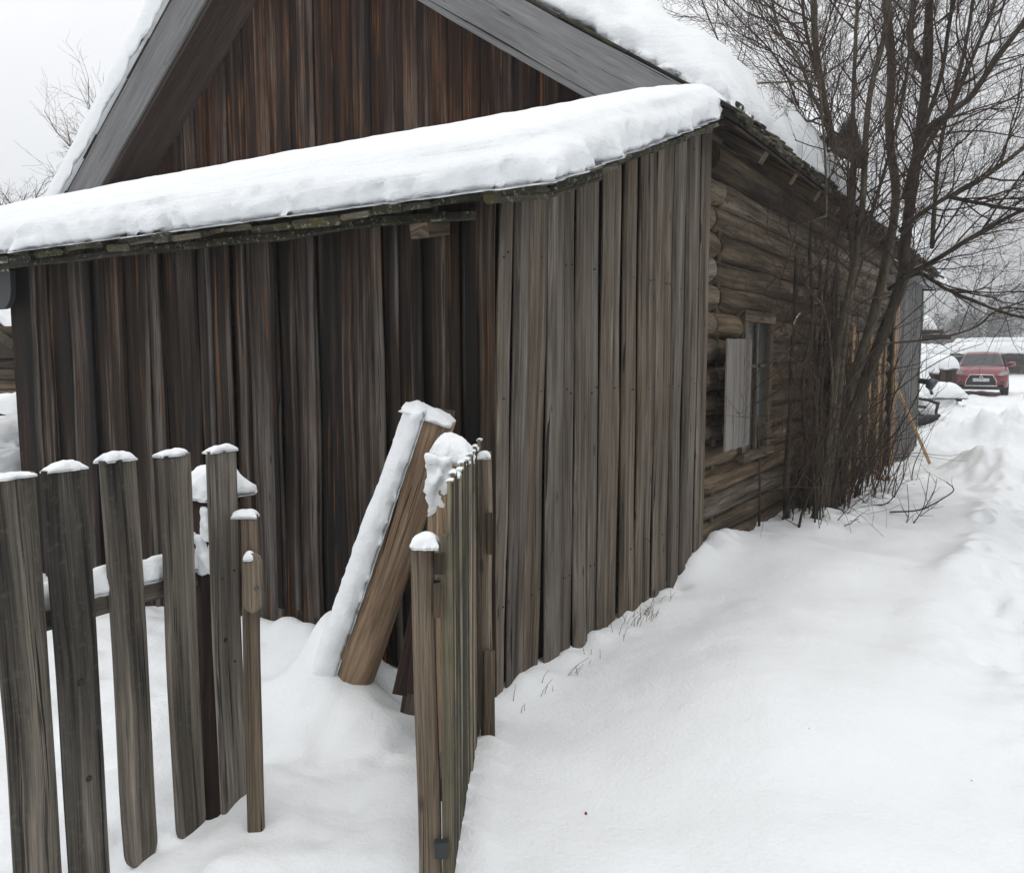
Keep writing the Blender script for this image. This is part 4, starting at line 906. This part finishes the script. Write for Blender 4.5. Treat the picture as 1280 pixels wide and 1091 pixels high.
for k in range(95):
    y = rb.uniform(8.5, 12.9); x = -1.96 + rb.random() ** 1.8 * .55; p = V3((x, y, g1(x, y) - .05))
    grow(mb, p, V3((rb.uniform(-.05, .22), rb.uniform(-.2, .2), 1)), rb.uniform(.5, 1.7), rb.choice((.003, .004, .006, .008)), 0, rb, V3((.03, 0, .4)), wand=.18, kids=(3, 2, 1), maxlev=1)
for k in range(150):
    y = rb.uniform(7.6, 12.5); x = -1.95 + rb.random() ** 1.4 * .5; p = V3((x, y, g1(x, y) - .02))
    grow(mb, p, V3((rb.uniform(-.4, .9), rb.uniform(-1, .6), rb.uniform(.1, .9))), rb.uniform(.15, .5), rb.choice((.003, .004, .006)), 1, rb, V3((0, 0, .1)), wand=.3, maxlev=1)
mb.build('shoot', M['shoot'], bush2)['kind'] = 'stuff'
# a thin sapling in front of the log wall, left of the window
sap = empty('sapling', at(950, 680, 7.6), 'thin reddish sapling in front of the window wall', 'sapling')
mb = MB(); pts = catmull([at(*p) for p in ((948, 683, 7.45), (950, 600, 7.3), (945, 520, 7.15), (935, 440, 7.0), (925, 360, 6.9), (930, 280, 6.8), (945, 210, 6.7))], 5)
mb.tube(pts, [.013 * (1 - .7 * i / len(pts)) for i in range(len(pts))], 6); mb.build('stem', M['shoot'], sap)
mb = MB()
for i in range(4, len(pts), 1):
    for k in range(2):
        d = rnd_dir(rb); d.z = abs(d.z) * .5 + .1; d.x += .35; d.y -= .55
        grow(mb, pts[i], d, rb.uniform(.35, .9), .004, 0, rb, V3((0, -.1, .1)), wand=.25, kids=(4, 2, 1), maxlev=1)
for k in range(26):
    p = rb.choice(pts[8:]); grow(mb, p, V3((.35, -1, rb.uniform(-.25, .35))), rb.uniform(.9, 1.7), .004, 0, rb, V3((.15, -.2, rb.uniform(-.3, .3))), wand=.16, kids=(5, 2, 1), maxlev=1)
mb.build('twig_crown', M['shoot'], sap)['kind'] = 'stuff'
# bent branches poking from the snow beside the track
low = empty('low_branch', at(1120, 645, 8.2), 'arching dark branches poking out of the snow right of the bush', 'branch')
mb = MB()
for P, r in ((((1085, 632, 8.6), (1110, 628, 8.3), (1128, 600, 8.2), (1135, 570, 8.2)), .008), (((1112, 640, 8.1), (1150, 637, 8.0), (1180, 622, 7.95), (1192, 612, 7.95), (1183, 602, 7.95)), .009), (((1142, 654, 7.9), (1155, 632, 7.95), (1162, 590, 8.0)), .006), (((1155, 637, 7.95), (1168, 612, 8.0), (1171, 598, 8.0)), .005), (((1133, 654, 7.9), (1136, 640, 7.95), (1134, 605, 8.0)), .005), (((1150, 645, 7.95), (1168, 632, 7.95), (1175, 625, 7.95)), .004), (((1026, 657, 8.3), (1040, 668, 8.1), (1052, 675, 8.0)), .005)):
    pts = catmull([at(*p) for p in P], 6); mb.tube(pts, [r * (1 - .6 * i / len(pts)) for i in range(len(pts))], 5, cap=False)
    for k in range(3):
        p = rb.choice(pts); grow(mb, p, V3((rb.uniform(-.5, .5), rb.uniform(-.5, .5), rb.uniform(.1, .8))), rb.uniform(.1, .3), .003, 1, rb, V3((0, 0, .3)), maxlev=1)
mb.build('branches', M['twig'], low)['kind'] = 'stuff'
# dry grass along the shed wall
rgz = random.Random(6)
for i, (yy, nb, hgt) in enumerate(((3.25, 4, .12), (3.5, 5, .16), (3.78, 4, .10), (4.05, 4, .09), (4.35, 14, .14), (4.5, 16, .10), (4.75, 5, .12), (3.0, 3, .1))):
    mb = MB()
    for k in range(nb):
        x = -1.97 + rgz.uniform(0, .12); y = yy + rgz.uniform(-.08, .08); p = V3((x, y, g1(x, y) - .02)); d = V3((rgz.uniform(-.2, .6), rgz.uniform(-.6, .6), 1)); L = hgt * rgz.uniform(.5, 1.2)
        mb.tube([p, p + d.normalized() * L * .6, p + d.normalized() * L + V3((d.x, d.y, -.3)) * L * .25], [.0018, .0014, .0009], 3, cap=False)
    tag(mb.build('grass_tuft', M['straw'], None), ['three dry stalks at the shed corner by the thin pale post', 'dry straw stalks leaning near the shed corner', 'short sparse stalks under the fifth side board', 'few stubby stalks midway along the shed side wall', 'thick brown tuft of dry grass at the shed side wall', 'matted brown tuft just beyond the thick tuft', 'last few stalks near the far end of the shed side', 'lone stalks beside the foot of the end-on fence'][i], 'dry grass', 'dry grass along the shed wall')
mb = MB(); c = at(733, 948, 2.9); c.z = g1(c.x, c.y) + .004
mb.tube([c + V3((0, 0, -.005)), c + V3((0, 0, -.002)), c + V3((0, 0, .002)), c + V3((0, 0, .005))], [.003, .005, .005, .003], 8); tag(mb.build('berry', M['berry'], None), 'single red berry lying on the snow in the foreground', 'berry')

# ------------------------------------------------------------------ sticks by the wall
mb = MB(); a = at(1162, 577, 15.0); a.z = g1(a.x, a.y) - .03; b = V3((-1.98, 14.6, 1.16)); a = V3((-1.50, 15.7, g1(-1.50, 15.7) - .05))
mb.plank(a, b - a, (1, 0, .3), .05, .04, (b - a).length + .03, (.5, .5, .5), seg=6, wob=.003, cham=.01); tag(mb.build('pole', M['fresh'], None), 'pale yellow wooden pole leaning on the blue-grey extension', 'pole')
mb = MB(); mb.plank(at(1092, 588, 11.6), at(1118, 610, 11.0) - at(1092, 588, 11.6), _r, .05, .04, .62, (.5, .5, .5), seg=4); tag(mb.build('stick', M['beam'], None), 'short brown stick slanting into snow below the yellow pole', 'stick')

# ------------------------------------------------------------------ red car
cx, cy = at(1226, 480, 30).x, at(1226, 480, 30).y; cz = at(1226, 494.5, 29.5).z
car = empty('parked_car', (cx, cy, cz), 'red car with a dark trapezoid grille parked on the snowy track', 'car')
cyaw = math.radians(3)
def cw(x, y, z):                              # car space: x right, y backwards from the nose, z up
    c, s = math.cos(cyaw), math.sin(cyaw); return V3((cx + x * c - y * s, cy + x * s + y * c, cz + z))
st = [  # y, half width low, half width belt, z low, z belt(hood edge), z top, half width top
    (-.02, .62, .66, .30, .62, .70, .40), (.10, .78, .80, .24, .70, .84, .52), (.35, .86, .87, .2, .80, .95, .60), (.80, .885, .885, .2, .90, 1.02, .64), (1.18, .885, .885, .2, .96, 1.06, .66),
    (1.75, .885, .885, .2, 1.0, 1.49, .56), (2.1, .885, .885, .2, 1.02, 1.56, .58), (3.0, .885, .88, .2, 1.03, 1.55, .57), (3.7, .88, .87, .22, 1.04, 1.47, .54), (4.2, .86, .84, .26, 1.0, 1.1, .52), (4.3, .76, .74, .35, .9, .95, .45)]
mb = MB()
def carring(s_):
    y, wl, wb, zl_, zb, zt, wt = s_
    hp = [(0, zl_), (wl * .8, zl_), (wl, zl_ + .10), (wb * 1.0, (zl_ + zb) / 2), (wb * .985, zb - .05), (wb * .94, zb), (wt + (wb - wt) * .12, zt - (zt - zb) * .13), (wt * .8, zt - .005), (0, zt + .012)]
    return [(x, z) for x, z in hp] + [(-x, z) for x, z in reversed(hp[1:-1])]
rings = [carring(s_) for s_ in st]; K = len(rings[0])
for s_, rg_ in zip(st, rings):
    for (x, z) in rg_: mb.v.append(cw(x, s_[0], z))
for i in range(len(st) - 1):
    for k in range(K):
        k2 = (k + 1) % K; mb.face((i * K + k, i * K + k2, (i + 1) * K + k2, (i + 1) * K + k), None, (.5, .5, .5), True)
mb.face(tuple(range(K)), None); mb.face(tuple(reversed([(len(st) - 1) * K + k for k in range(K)])), None)
mb.f = [tuple(reversed(f)) for f in mb.f]
body = mb.build('body', M['carred'], car)
def carpoly(name, pts, depth, m, parent=car):
    mb = MB(); mb.poly_extrude([cw(*p) for p in pts], cw(0, depth, 0) - cw(0, 0, 0)); return mb.build(name, M[m], parent)
carpoly('windshield', [(-.70, 1.04, 1.05), (.70, 1.04, 1.05), (.545, 1.62, 1.475), (-.545, 1.62, 1.475)], .10, 'glass')
carpoly('windshield_edge', [(-.75, 1.10, 1.03), (.75, 1.10, 1.03), (.75, 1.125, 1.05), (-.75, 1.125, 1.05)], .04, 'black')
gr = carpoly('grille', [(-.33, -.075, .70), (.33, -.075, .70), (.44, -.085, .52), (.46, -.09, .36), (-.46, -.09, .36), (-.44, -.085, .52)], .09, 'black')
mb = MB(); o_ = [(-.36, .73), (.36, .73), (.475, .53), (.50, .335), (-.50, .335), (-.475, .53)]; n = len(o_)
mb.tube([cw(x, -.10, z) for x, z in o_ + o_[:2]], .017, 6); mb.build('chrome_surround', M['chrome'], gr)
# three-diamond mark
mb = MB()
for a in (90, 210, 330):
    u = V3((math.cos(math.radians(a)), 0, math.sin(math.radians(a)))); v = V3((-u.z, 0, u.x)); c0 = V3((0, -.125, .665))
    q = [c0, c0 + u * .045 + v * .026, c0 + u * .09, c0 + u * .045 - v * .026]
    mb.poly_extrude([cw(*p) for p in q], cw(0, .02, 0) - cw(0, 0, 0))
mb.build('emblem', M['chrome'], gr)
pl = carpoly('licence_plate', [(-.26, -.125, .60), (.26, -.125, .60), (.26, -.125, .49), (-.26, -.125, .49)], .02, 'platew')
cu = bpy.data.curves.new('plate_text', 'FONT'); cu.body = 'H577PM 60'; cu.size = .105; cu.align_x = 'CENTER'; cu.extrude = .001
tmp = bpy.data.objects.new('tmp', cu); C.objects.link(tmp); bpy.context.view_layer.update(); tme = bpy.data.meshes.new_from_object(tmp.evaluated_get(bpy.context.evaluated_depsgraph_get())); bpy.data.objects.remove(tmp)
to = bpy.data.objects.new('plate_lettering', tme); C.objects.link(to); tme.materials.clear(); tme.materials.append(M['ink'])
to.location = cw(0, -.127, .508); to.rotation_euler = (PI / 2, 0, cyaw); to.parent = pl; to.matrix_parent_inverse = Matrix.Translation(-pl.location)
for s_ in (-1, 1):
    carpoly('headlight', [(s_ * .50, .02, .72), (s_ * .62, .03, .83), (s_ * .86, .2, .86), (s_ * .865, .2, .76), (s_ * .62, .0, .69)][::s_], .06, 'lamp')
    mb = MB(); mb.tube([cw(s_ * .66, -.03, .42), cw(s_ * .66, .05, .42)], .08, 12); fl = mb.build('fog_light', M['black'], car)
    mb = MB(); mb.tube([cw(s_ * .66, -.045, .42), cw(s_ * .66, -.02, .42)], .045, 10); mb.build('lens', M['glass'], fl)
    mb = MB(); mb.tube([cw(s_ * .80, 1.30, 1.06), cw(s_ * .90, 1.27, 1.08)], .03, 6); mb.tube([cw(s_ * .88, 1.30, 1.11), cw(s_ * .89, 1.25, 1.11), cw(s_ * 1.03, 1.25, 1.12), cw(s_ * 1.07, 1.28, 1.11)], [.055, .085, .085, .05], 10); mb.build('mirror', M['carred'], car)
    for yy in (.82, 3.45):
        mb = MB(); mb.tube([cw(s_ * .66, yy, .24), cw(s_ * .68, yy, .24), cw(s_ * .87, yy, .24), cw(s_ * .89, yy, .24)], [.28, .33, .33, .28], 20, smooth=False); wh = mb.build('wheel', M['rubber'], car)
        mb = MB(); mb.tube([cw(s_ * .885, yy, .24), cw(s_ * .895, yy, .24)], .2, 14, smooth=False); mb.build('rim', M['metal'], wh)
    carpoly('side_window', [(s_ * .875, 1.5, 1.04), (s_ * .62, 1.86, 1.45), (s_ * .615, 3.4, 1.45), (s_ * .86, 3.7, 1.06)][::s_], .0 + .001, 'glass')
carpoly('lower_bumper', [(-.76, -.06, .30), (.76, -.06, .30), (.72, -.04, .19), (-.72, -.04, .19)], .2, 'black')
for x0, x1 in ((-.68, -.12), (.02, .56)):
    mb = MB(); mb.tube([cw(x0 + .5, 1.10, 1.055), cw(x0 + .25, 1.13, 1.085), cw(x0, 1.11, 1.07)], .012, 5); mb.build('wiper', M['black'], car)

# ------------------------------------------------------------------ snowed-up things past the house corner
def heapsnow(name, x0, x1, y0, d, depth, T, label, seed, r=.3, lump=.08, N=(0, 0, 1), parent=None):
    a = at(x0, y0, d); b = at(x1, y0, d); a.z = b.z
    o = slab(name, a, b - a, V3((-_f.y * 0 + _f.x, _f.y, 0)).normalized() * depth, N, T, r=r, edges=(1, 1, 1, 1), step=.09, lump=lump, seed=seed, jag=.05, bulge=.06, parent=parent)
    if label: tag(o, label, 'snow heap')
    return o
fw = V3((_f.x, _f.y, 0)).normalized()
# low dark board bin with a snow load
bin_ = empty('board_bin', at(1165, 470, 26.5), 'low dark board bin heaped with snow beside the red car', 'bin')
mb = MB()
a = at(1135, 475, 26); b = at(1195, 475, 26); n = 9
for k in range(n):
    p = a.lerp(b, (k + .5) / n); p.z = b.z - .35; mb.plank(p, (0, 0, 1), _r, (b - a).length / n - .01, .03, .95, (R.random(), R.random(), .5), seg=2)
mb.build('front_wall', M['rot'], bin_)
mb = MB(); mb.plank(b + fw * .1 - V3((0, 0, .35)), (0, 0, 1), fw, .1, .05, .9, None, seg=2); mb.plank(b + fw * .8 - V3((0, 0, .35)), (0, 0, 1), fw, 1.3, .03, .85, None, seg=2); mb.build('side_wall', M['rot'], bin_)
heapsnow('snow_load', 1126, 1171, 468, 25.7, 1.6, .62, None, 201, .22, parent=bin_); heapsnow('snow_load', 1165, 1197, 462, 25.8, 1.5, .45, None, 202, .2, parent=bin_)
# covered stack behind it
stk = empty('covered_stack', at(1160, 445, 28.5), 'pale board stack under a long snow bolster behind the bin', 'stack')
mb = MB(); a = at(1130, 450, 28.3); b = at(1173, 449, 28.3)
for k in range(4): mb.plank(V3(a) + V3((0, 0, -.5 + .13 * k)), b - a, (0, 0, 1), .11, .1, (b - a).length, None, seg=3); mb.plank(V3(a) + fw * .6 + V3((0, 0, -.5 + .13 * k)), b - a, (0, 0, 1), .11, .1, (b - a).length, None, seg=3)
mb.box(tuple(a + V3((0, 0, -1.6)) + fw * .1), tuple(a + V3((.15, .15, -.6)) + fw * .1)); mb.box(tuple(b + V3((-.2, 0, -1.6)) + fw * .1), tuple(b + V3((-.05, .15, -.6)) + fw * .1))
mb.build('board_stack', M['shutter'], stk)
heapsnow('snow_load', 1128, 1186, 447, 28, 1.6, .45, None, 203, .25, parent=stk)
# flat boat-like thing, fully snowed over, with a dark lip
lid = empty('snowed_platform', at(1178, 498, 21.5), 'low platform buried under a long smooth snow mound', 'platform')
mb = MB(); a = at(1135, 501, 21.5); b = at(1207, 498, 21.5); mb.plank(a + fw * .55 + V3((0, 0, -.03)), b - a, fw, 1.2, .07, (b - a).length - .12, (.4, .5, .5), seg=3); mb.build('deck', M['rot'], lid)
heapsnow('snow_load', 1128, 1208, 499, 21.1, 1.3, .42, None, 205, .3, .05, parent=lid)
# overhanging roof end of a small shed
sr = empty('small_shed', at(1140, 425, 31), 'small shed roof end with rounded snow cap beyond the extension', 'shed')
mb = MB(); a = at(1105, 422, 31); b = at(1170, 422, 31); mb.plank(a, b - a, fw, 2.2, .16, (b - a).length, (.3, .5, .5), seg=3); mb.plank(a + V3((0, 0, .2)) + fw * .1, b - a, fw, 2.1, .12, (b - a).length * .88, (.7, .5, .5), seg=3); mb.build('roof', M['rot'], sr)
mb = MB(); p = at(1118, 430, 32); mb.box((p.x - 1.2, p.y - .8, -.2), (p.x, p.y + .9, p.z + .15)); mb.build('wall', M['far'], sr)
heapsnow('snow_load', 1095, 1171, 417, 30.8, 2.3, .75, None, 207, .4, .05, parent=sr)
# brush pile with black sheet
br = empty('brush_pile', at(1155, 525, 19), 'pile of dark snowy branches and a black sheet at the house corner', 'brush pile')
mb = MB()
for P in (((1140, 497, 19.2), (1160, 500, 19), (1171, 504, 18.8)), ((1140, 500, 19.2), (1150, 520, 18.9), (1158, 528, 18.8)), ((1145, 508, 19), (1158, 509, 18.9)), ((1163, 487, 19), (1165, 493, 19)), ((1172, 530, 18.6), (1170, 515, 18.7), (1173, 503, 18.8)), ((1146, 530, 18.8), (1150, 545, 18.5), (1155, 552, 18.3))):
    mb.tube([at(*p) for p in P], .035, 6, jit=.2)
mb.build('branches', M['barkdark'], br)
mb = MB(); mb.tube([at(1138, 528, 18.7), at(1152, 526, 18.6), at(1166, 523, 18.5), at(1175, 519, 18.5)], [.1, .11, .09, .03], 9, jit=.3); mb.build('black_sheet', M['blackcloth'], br)
heapsnow('snow_load', 1140, 1166, 520, 19.2, .8, .5, None, 209, .2, .1, parent=br)
# long open shed far right
bn = empty('open_shed', at(1260, 465, 60), 'long low open shed with thick snow roof behind the red car', 'shed')
a = at(1213, 463, 60); zg = a.z - .6; ux = _r
zroof = at(1250, 444, 60).z
for k in range(7): mb = MB(); mb.plank(V3((a.x, a.y, zg)) + ux * (1.9 * k + .1), (0, 0, 1), ux, .16, .16, zroof - zg, None, seg=2); mb.build('post', M['far'], bn)
mb = MB(); mb.plank(V3((a.x, a.y, zroof - .1)), ux, (0, 0, 1), .2, .18, 12.5, None, seg=3); mb.plank(V3((a.x, a.y, zroof - .75)), ux, (0, 0, 1), .1, .1, 12.5, None, seg=3); mb.build('beam', M['far'], bn)
mb = MB(); mb.plank(V3((a.x, a.y, zg)) + fw * 3.2, ux, (0, 0, 1), 3.0, .05, 12.5, (.2, .5, .5), seg=3); mb.build('back_wall', M['far'], bn)
for (q, dr, sd_, w_, l_) in ((V3((a.x, a.y, zg + .5)) + ux * 1.2 + fw * .4, ux + V3((0, 0, .25)), V3((0, 0, 1)), .35, 1.6), (V3((a.x, a.y, zg + .4)) + ux * 2.1 + fw * .6, ux * .3 + V3((0, 0, 1)), ux, .3, 1.4), (V3((a.x, a.y, zg + .3)) + ux * 4 + fw * .6, ux * .6 + V3((0, 0, 1)), ux, .3, 1.2)):
    mb = MB(); mb.plank(q, dr, sd_, w_, .06, l_, None, seg=2); mb.build('loose_board', M['tanb'], bn)
mb = MB(); mb.plank(V3((a.x, a.y, zroof + .05)) - ux * .3 + fw * 1.6, ux, fw, 3.9, .1, 13., (.3, .5, .5), seg=2); mb.build('roof', M['darkroof'], bn)
slab('snow_load', V3((a.x, a.y, zroof + .08)) - ux * .5 - fw * .35, ux * 13.4, fw * 3.9, (0, 0, 1), .85, r=.45, edges=(1, 1, 1, 1), step=.3, lump=.12, seed=211, jag=.1, bulge=.06, parent=bn)
bn2 = empty('snowy_shelter', at(1203, 444, 63), 'short low snow-covered shelter beside the long open shed', 'shelter')
b = at(1192, 446, 63); mb = MB(); mb.plank(b + V3((0, 0, -.06)) + fw * .8, ux, fw, 1.6, .1, 1.6, None, seg=2); mb.plank(b + ux * .1 + V3((0, 0, -1.6)), (0, 0, 1), ux, .14, .14, 1.55, None, seg=2); mb.plank(b + ux * 1.5 + V3((0, 0, -1.6)), (0, 0, 1), ux, .14, .14, 1.55, None, seg=2); mb.build('roof', M['far'], bn2)
slab('snow_load', b - ux * .1, ux * 1.8, fw * 1.7, (0, 0, 1), .16, r=.12, edges=(1, 1, 1, 1), step=.12, lump=.05, seed=213, parent=bn2)
hh = empty('house', at(1270, 440, 85), 'snow-roofed house ridge far behind the long open shed', 'house')
a = at(1236, 446, 85); zt = at(1236, 427, 85).z
mb = MB(); p0 = V3((a.x, a.y, 0)); mb.poly_extrude([p0, p0 + ux * 9, p0 + ux * 9 + V3((0, 0, zt - .1)), p0 + V3((0, 0, zt - .1))], fw * 6, (.4, .5, .5)); mb.build('wall', M['far'], hh)
slab('snow_load', V3((a.x, a.y, zt - .12)) - ux * .4 - fw * .4, ux * 9.8, fw * 6.8, (0, 0, 1), .55, r=.4, edges=(1, 1, 1, 1), step=.5, lump=.1, seed=215, parent=hh)

# ------------------------------------------------------------------ neighbour's log barn and yard seen past the shed's left end
nb_ = empty('log_barn', at(-40, 500, 13), 'old log barn with thin snow on its roof left of the shed', 'barn')
o = at(8, 497, 13.5); dx = _r; mb = MB()
for k in range(9):
    p = V3((o.x, o.y, o.z - .3 + .17 * k)) - dx * 5; mb.tube([p, p + dx * 6.2], .1, 10, None, jit=.06)
mb.build('log_wall', M['log'], nb_)
mb = MB(); e0 = at(-60, 365, 13.2); e1 = at(36, 448, 13.2); bk = fw * 4.5 + V3((0, 0, .2))
mb.quad(e0, e1, e1 + bk, e0 + bk); dn = V3((0, 0, -.12)); mb.quad(e0 + dn, e0 + bk + dn, e1 + bk + dn, e1 + dn); mb.quad(e0 + dn, e1 + dn, e1, e0); mb.quad(e1 + dn, e1 + bk + dn, e1 + bk, e1)
e2 = at(-220, 448, 13.2); mb.quad(e2, e0, e0 + bk, e2 + bk); mb.quad(e2 + dn, e2 + bk + dn, e0 + bk + dn, e0 + dn); mb.quad(e2 + dn, e0 + dn, e0, e2)
mb.build('roof', M['shingle'], nb_)
mb = MB(); q = fw * .05; mb.poly_extrude([at(-200, 446, 13.3), at(30, 446, 13.3), at(-60, 372, 13.3)], fw * .04, (.3, .5, .5)); mb.build('gable', M['far'], nb_)
slab('snow_load', e1 + V3((0, 0, .01)) + fw * .3, (e0 - e1), bk * .9, (0, 0, 1), .10, r=.08, edges=(1, 0, 1, 1), step=.07, lump=.16, seed=221, jag=.15, parent=nb_)
for i, (x0, x1, y, d, T) in enumerate(((-60, 19, 528, 10.5, .32), (-70, 17, 562, 9.2, .3), (-50, 24, 598, 8.4, .25))):
    heapsnow('snow_heap', x0, x1, y, d, 1.0, T, ['upper snow heap in the yard past the shed left end', 'middle snow heap in the yard past the shed left end', 'lowest snow heap in the yard past the shed left end'][i], 230 + i, .35, .1)
mb = MB(); mb.plank(at(-60, 503, 12), at(22, 501, 12) - at(-60, 503, 12), fw, .3, .07, 1.0, None, seg=2); tag(mb.build('plank', M['rot'], None), 'dark board lying along the log barn wall above the snow heaps', 'plank')
mb = MB(); mb.tube([at(-30, 512, 10), at(5, 520, 10), at(17, 527, 10)], .02, 6); tag(mb.build('fallen_branch', M['barkdark'], None), 'dark fallen branch across the yard snow past the shed', 'branch')

# ------------------------------------------------------------------ bare trees behind the house
def bare(base, H, label, seed, n=7, lean=(0, 0, 0), spread=.8, r=.11):
    rr = random.Random(seed); t = empty('bare_tree', base, label, 'tree', 'bare trees behind the house'); mb = MB(); base = V3(base)
    pts = [base + V3(lean) * (i / 7) + V3((.15 * mn.noise((seed, i * .5, 0)), .15 * mn.noise((seed, 3, i * .5)), H * .62 * i / 7)) for i in range(8)]
    mb.tube(pts, [r * (1 - .6 * i / 7) for i in range(8)], 9, jit=.1); mb.build('trunk', M['barkdark'], t)
    mb = MB()
    for k in range(n * 4):
        i = rr.randint(3, 7); d = rnd_dir(rr); d.z = abs(d.z) * .8 + .25
        grow(mb, pts[i], d, rr.uniform(.2, .38) * H * spread, r * .2, 0, rr, V3((0, 0, .4)), wand=.2, kids=(8, 5, 3), minr=.003, avoid=False)
    mb.build('crown', M['fartwig'], t); return t
b0 = at(158, 300, 19); b0.z = .2; bare(b0, 8.5, 'bare tree whose twigs rise behind the left roof slope', 5, 10, spread=.8)
b1 = at(30, 300, 20); b1.z = .2; bare(b1, 6.8, 'smaller bare tree just above the lean-to snow at left', 9, 12, spread=.8)

# ------------------------------------------------------------------ far conifer wood, one hazy mass
mb = MB(); rf = random.Random(15)
def conifer(p, H, wd_):
    mb.tube([p, p + V3((0, 0, H * .9))], [.16, .05], 5, cap=False)
    kind = rf.random()
    for k in range(190):
        t = rf.random() ** .75 if kind < .5 else .3 + .7 * rf.random()
        rmax = wd_ * ((1 - t) ** .8 + .06) if kind < .5 else wd_ * .8 * math.sqrt(max(.05, 1 - (2 * t - 1.25) ** 2))
        a = rf.uniform(0, 2 * PI); rad = rmax * math.sqrt(rf.random()); z = H * (.12 + .88 * t)
        c = p + V3((rad * math.cos(a), rad * math.sin(a), z)); s = rf.uniform(.2, .48) * (1.2 - .5 * t)
        u = V3((math.cos(a), math.sin(a), rf.uniform(-.6, .1))) * s; v = V3((-math.sin(a), math.cos(a), rf.uniform(-.2, .2))) * s * .7
        mb.quad(c - u - v, c + u - v * .4, c + u * 1.1 + v * .4, c - u + v, (rf.random(), .5, .5))
for k in range(260):
    x = rf.uniform(880, 1650); d = rf.uniform(125, 175); p = at(x, 445, d); p.z = g1(p.x, p.y) - .3
    edge = .72 + .28 * (1 if x > 1215 else max(0, (x - 1120) / 95.)) if x < 1215 else 1.
    hp = np.interp(x, [880, 1150, 1185, 1195, 1225, 1250, 1280, 1650], [10, 9, 10, 13, 14., 13., 16, 15])
    conifer(p, hp * rf.uniform(.62, 1.02), rf.uniform(1.3, 2.3))
fo = mb.build('conifer_wood', M['needle'], None); fo['kind'] = 'stuff'; fo['label'] = 'hazy dark conifer wood on the horizon'

# ------------------------------------------------------------------ winter haze
mb = MB(); lo = V3((-384, -124, -4)); hi = V3((384, 384, 26))
c = [V3((x, y, z)) for z in (lo.z, hi.z) for y in (lo.y, hi.y) for x in (lo.x, hi.x)]
mb.v = c
for f in ((0, 2, 3, 1), (4, 5, 7, 6), (0, 1, 5, 4), (2, 6, 7, 3), (0, 4, 6, 2), (1, 3, 7, 5)): mb.face(f)
hm = bpy.data.materials.new('haze_air'); hm.use_nodes = True; nt = hm.node_tree; nt.nodes.remove(nt.nodes['Principled BSDF'])
pv = nt.nodes.new('ShaderNodeVolumePrincipled'); pv.inputs['Color'].default_value = (.93, .95, .97, 1); pv.inputs['Density'].default_value = .0034; pv.inputs['Anisotropy'].default_value = .2
nt.links.new(pv.outputs[0], nt.nodes['Material Output'].inputs['Volume'])
hz = mb.build('haze', hm, None); hz['kind'] = 'stuff'
# ------------------------------------------------------------------ camera, light, world
cam = bpy.data.cameras.new('camera'); co = bpy.data.objects.new('camera', cam); C.objects.link(co)
F = 1035.; pitch = math.atan(100.5 / F)
co.location = (0, 0, 1.6); co.rotation_euler = (PI / 2 - pitch, 0, math.radians(32.5))
cam.sensor_width = 36; cam.lens = F / 1280 * 36; cam.clip_end = 2000; cam.clip_start = .05
scene.camera = co
w = bpy.data.worlds.new('World'); scene.world = w; w.use_nodes = True; nt = w.node_tree; g = NT(nt); bg = nt.nodes['Background']
ELEV, ROT = math.radians(40), math.radians(-120)
sky = g.n('ShaderNodeTexSky', sky_type='NISHITA', sun_disc=False, sun_elevation=ELEV, sun_rotation=ROT, air_density=1.0, dust_density=4.0, ozone_density=1.0)
hs = g.n('ShaderNodeHueSaturation', inp={'Saturation': .1, 'Color': sky.outputs[0]})
# cloud deck: an even grey-white overcast, brighter overhead than at the horizon
tc = g.n('ShaderNodeTexCoord').outputs['Generated']
el = g.n('ShaderNodeSeparateXYZ', inp={0: tc}).outputs[2]
deck = g.ramp(el, [(0., (.60, .62, .645)), (.18, (.70, .715, .735)), (.5, (.9, .91, .925)), (1., (1., 1., 1.))])
cl = g.noise(tc, 2.2, 4, .5)
deck = g.mix(.35, deck, g.n('ShaderNodeCombineColor', inp={0: g.math('ADD', .35, cl), 1: g.math('ADD', .35, cl), 2: g.math('ADD', .355, cl)}).outputs[0], 'MULTIPLY')
az = g.n('ShaderNodeVectorMath', operation='DOT_PRODUCT', inp={0: tc, 1: (-.93, .1, .25)}).outputs['Value']
lift = g.n('ShaderNodeMapRange', inp={0: az, 1: -.2, 2: .95, 3: .86, 4: 1.28}).outputs[0]
deck = g.mix(1., deck, g.n('ShaderNodeCombineColor', inp={0: lift, 1: lift, 2: lift}).outputs[0], 'MULTIPLY')
sc_ = g.n('ShaderNodeVectorMath', operation='SCALE', inp={0: deck, 'Scale': 9.}).outputs[0]
nt.links.new(g.mix(.88, hs.outputs[0], sc_), bg.inputs[0]); bg.inputs[1].default_value = .1
sun = bpy.data.lights.new('sun', 'SUN'); sun.energy = .8; sun.angle = math.radians(40); sun.color = (1, .985, .96)
so = bpy.data.objects.new('sun', sun); C.objects.link(so)
d = V3((math.sin(ROT) * math.cos(ELEV), math.cos(ROT) * math.cos(ELEV), math.sin(ELEV))); d = V3((.22, -.12, .95)); so.rotation_euler = d.to_track_quat('Z', 'Y').to_euler()
vs = scene.view_settings; vs.view_transform = 'Standard'; vs.look = 'None'; vs.exposure = .46; vs.gamma = 1; vs.use_curve_mapping = False
scene.cycles.use_denoising = True
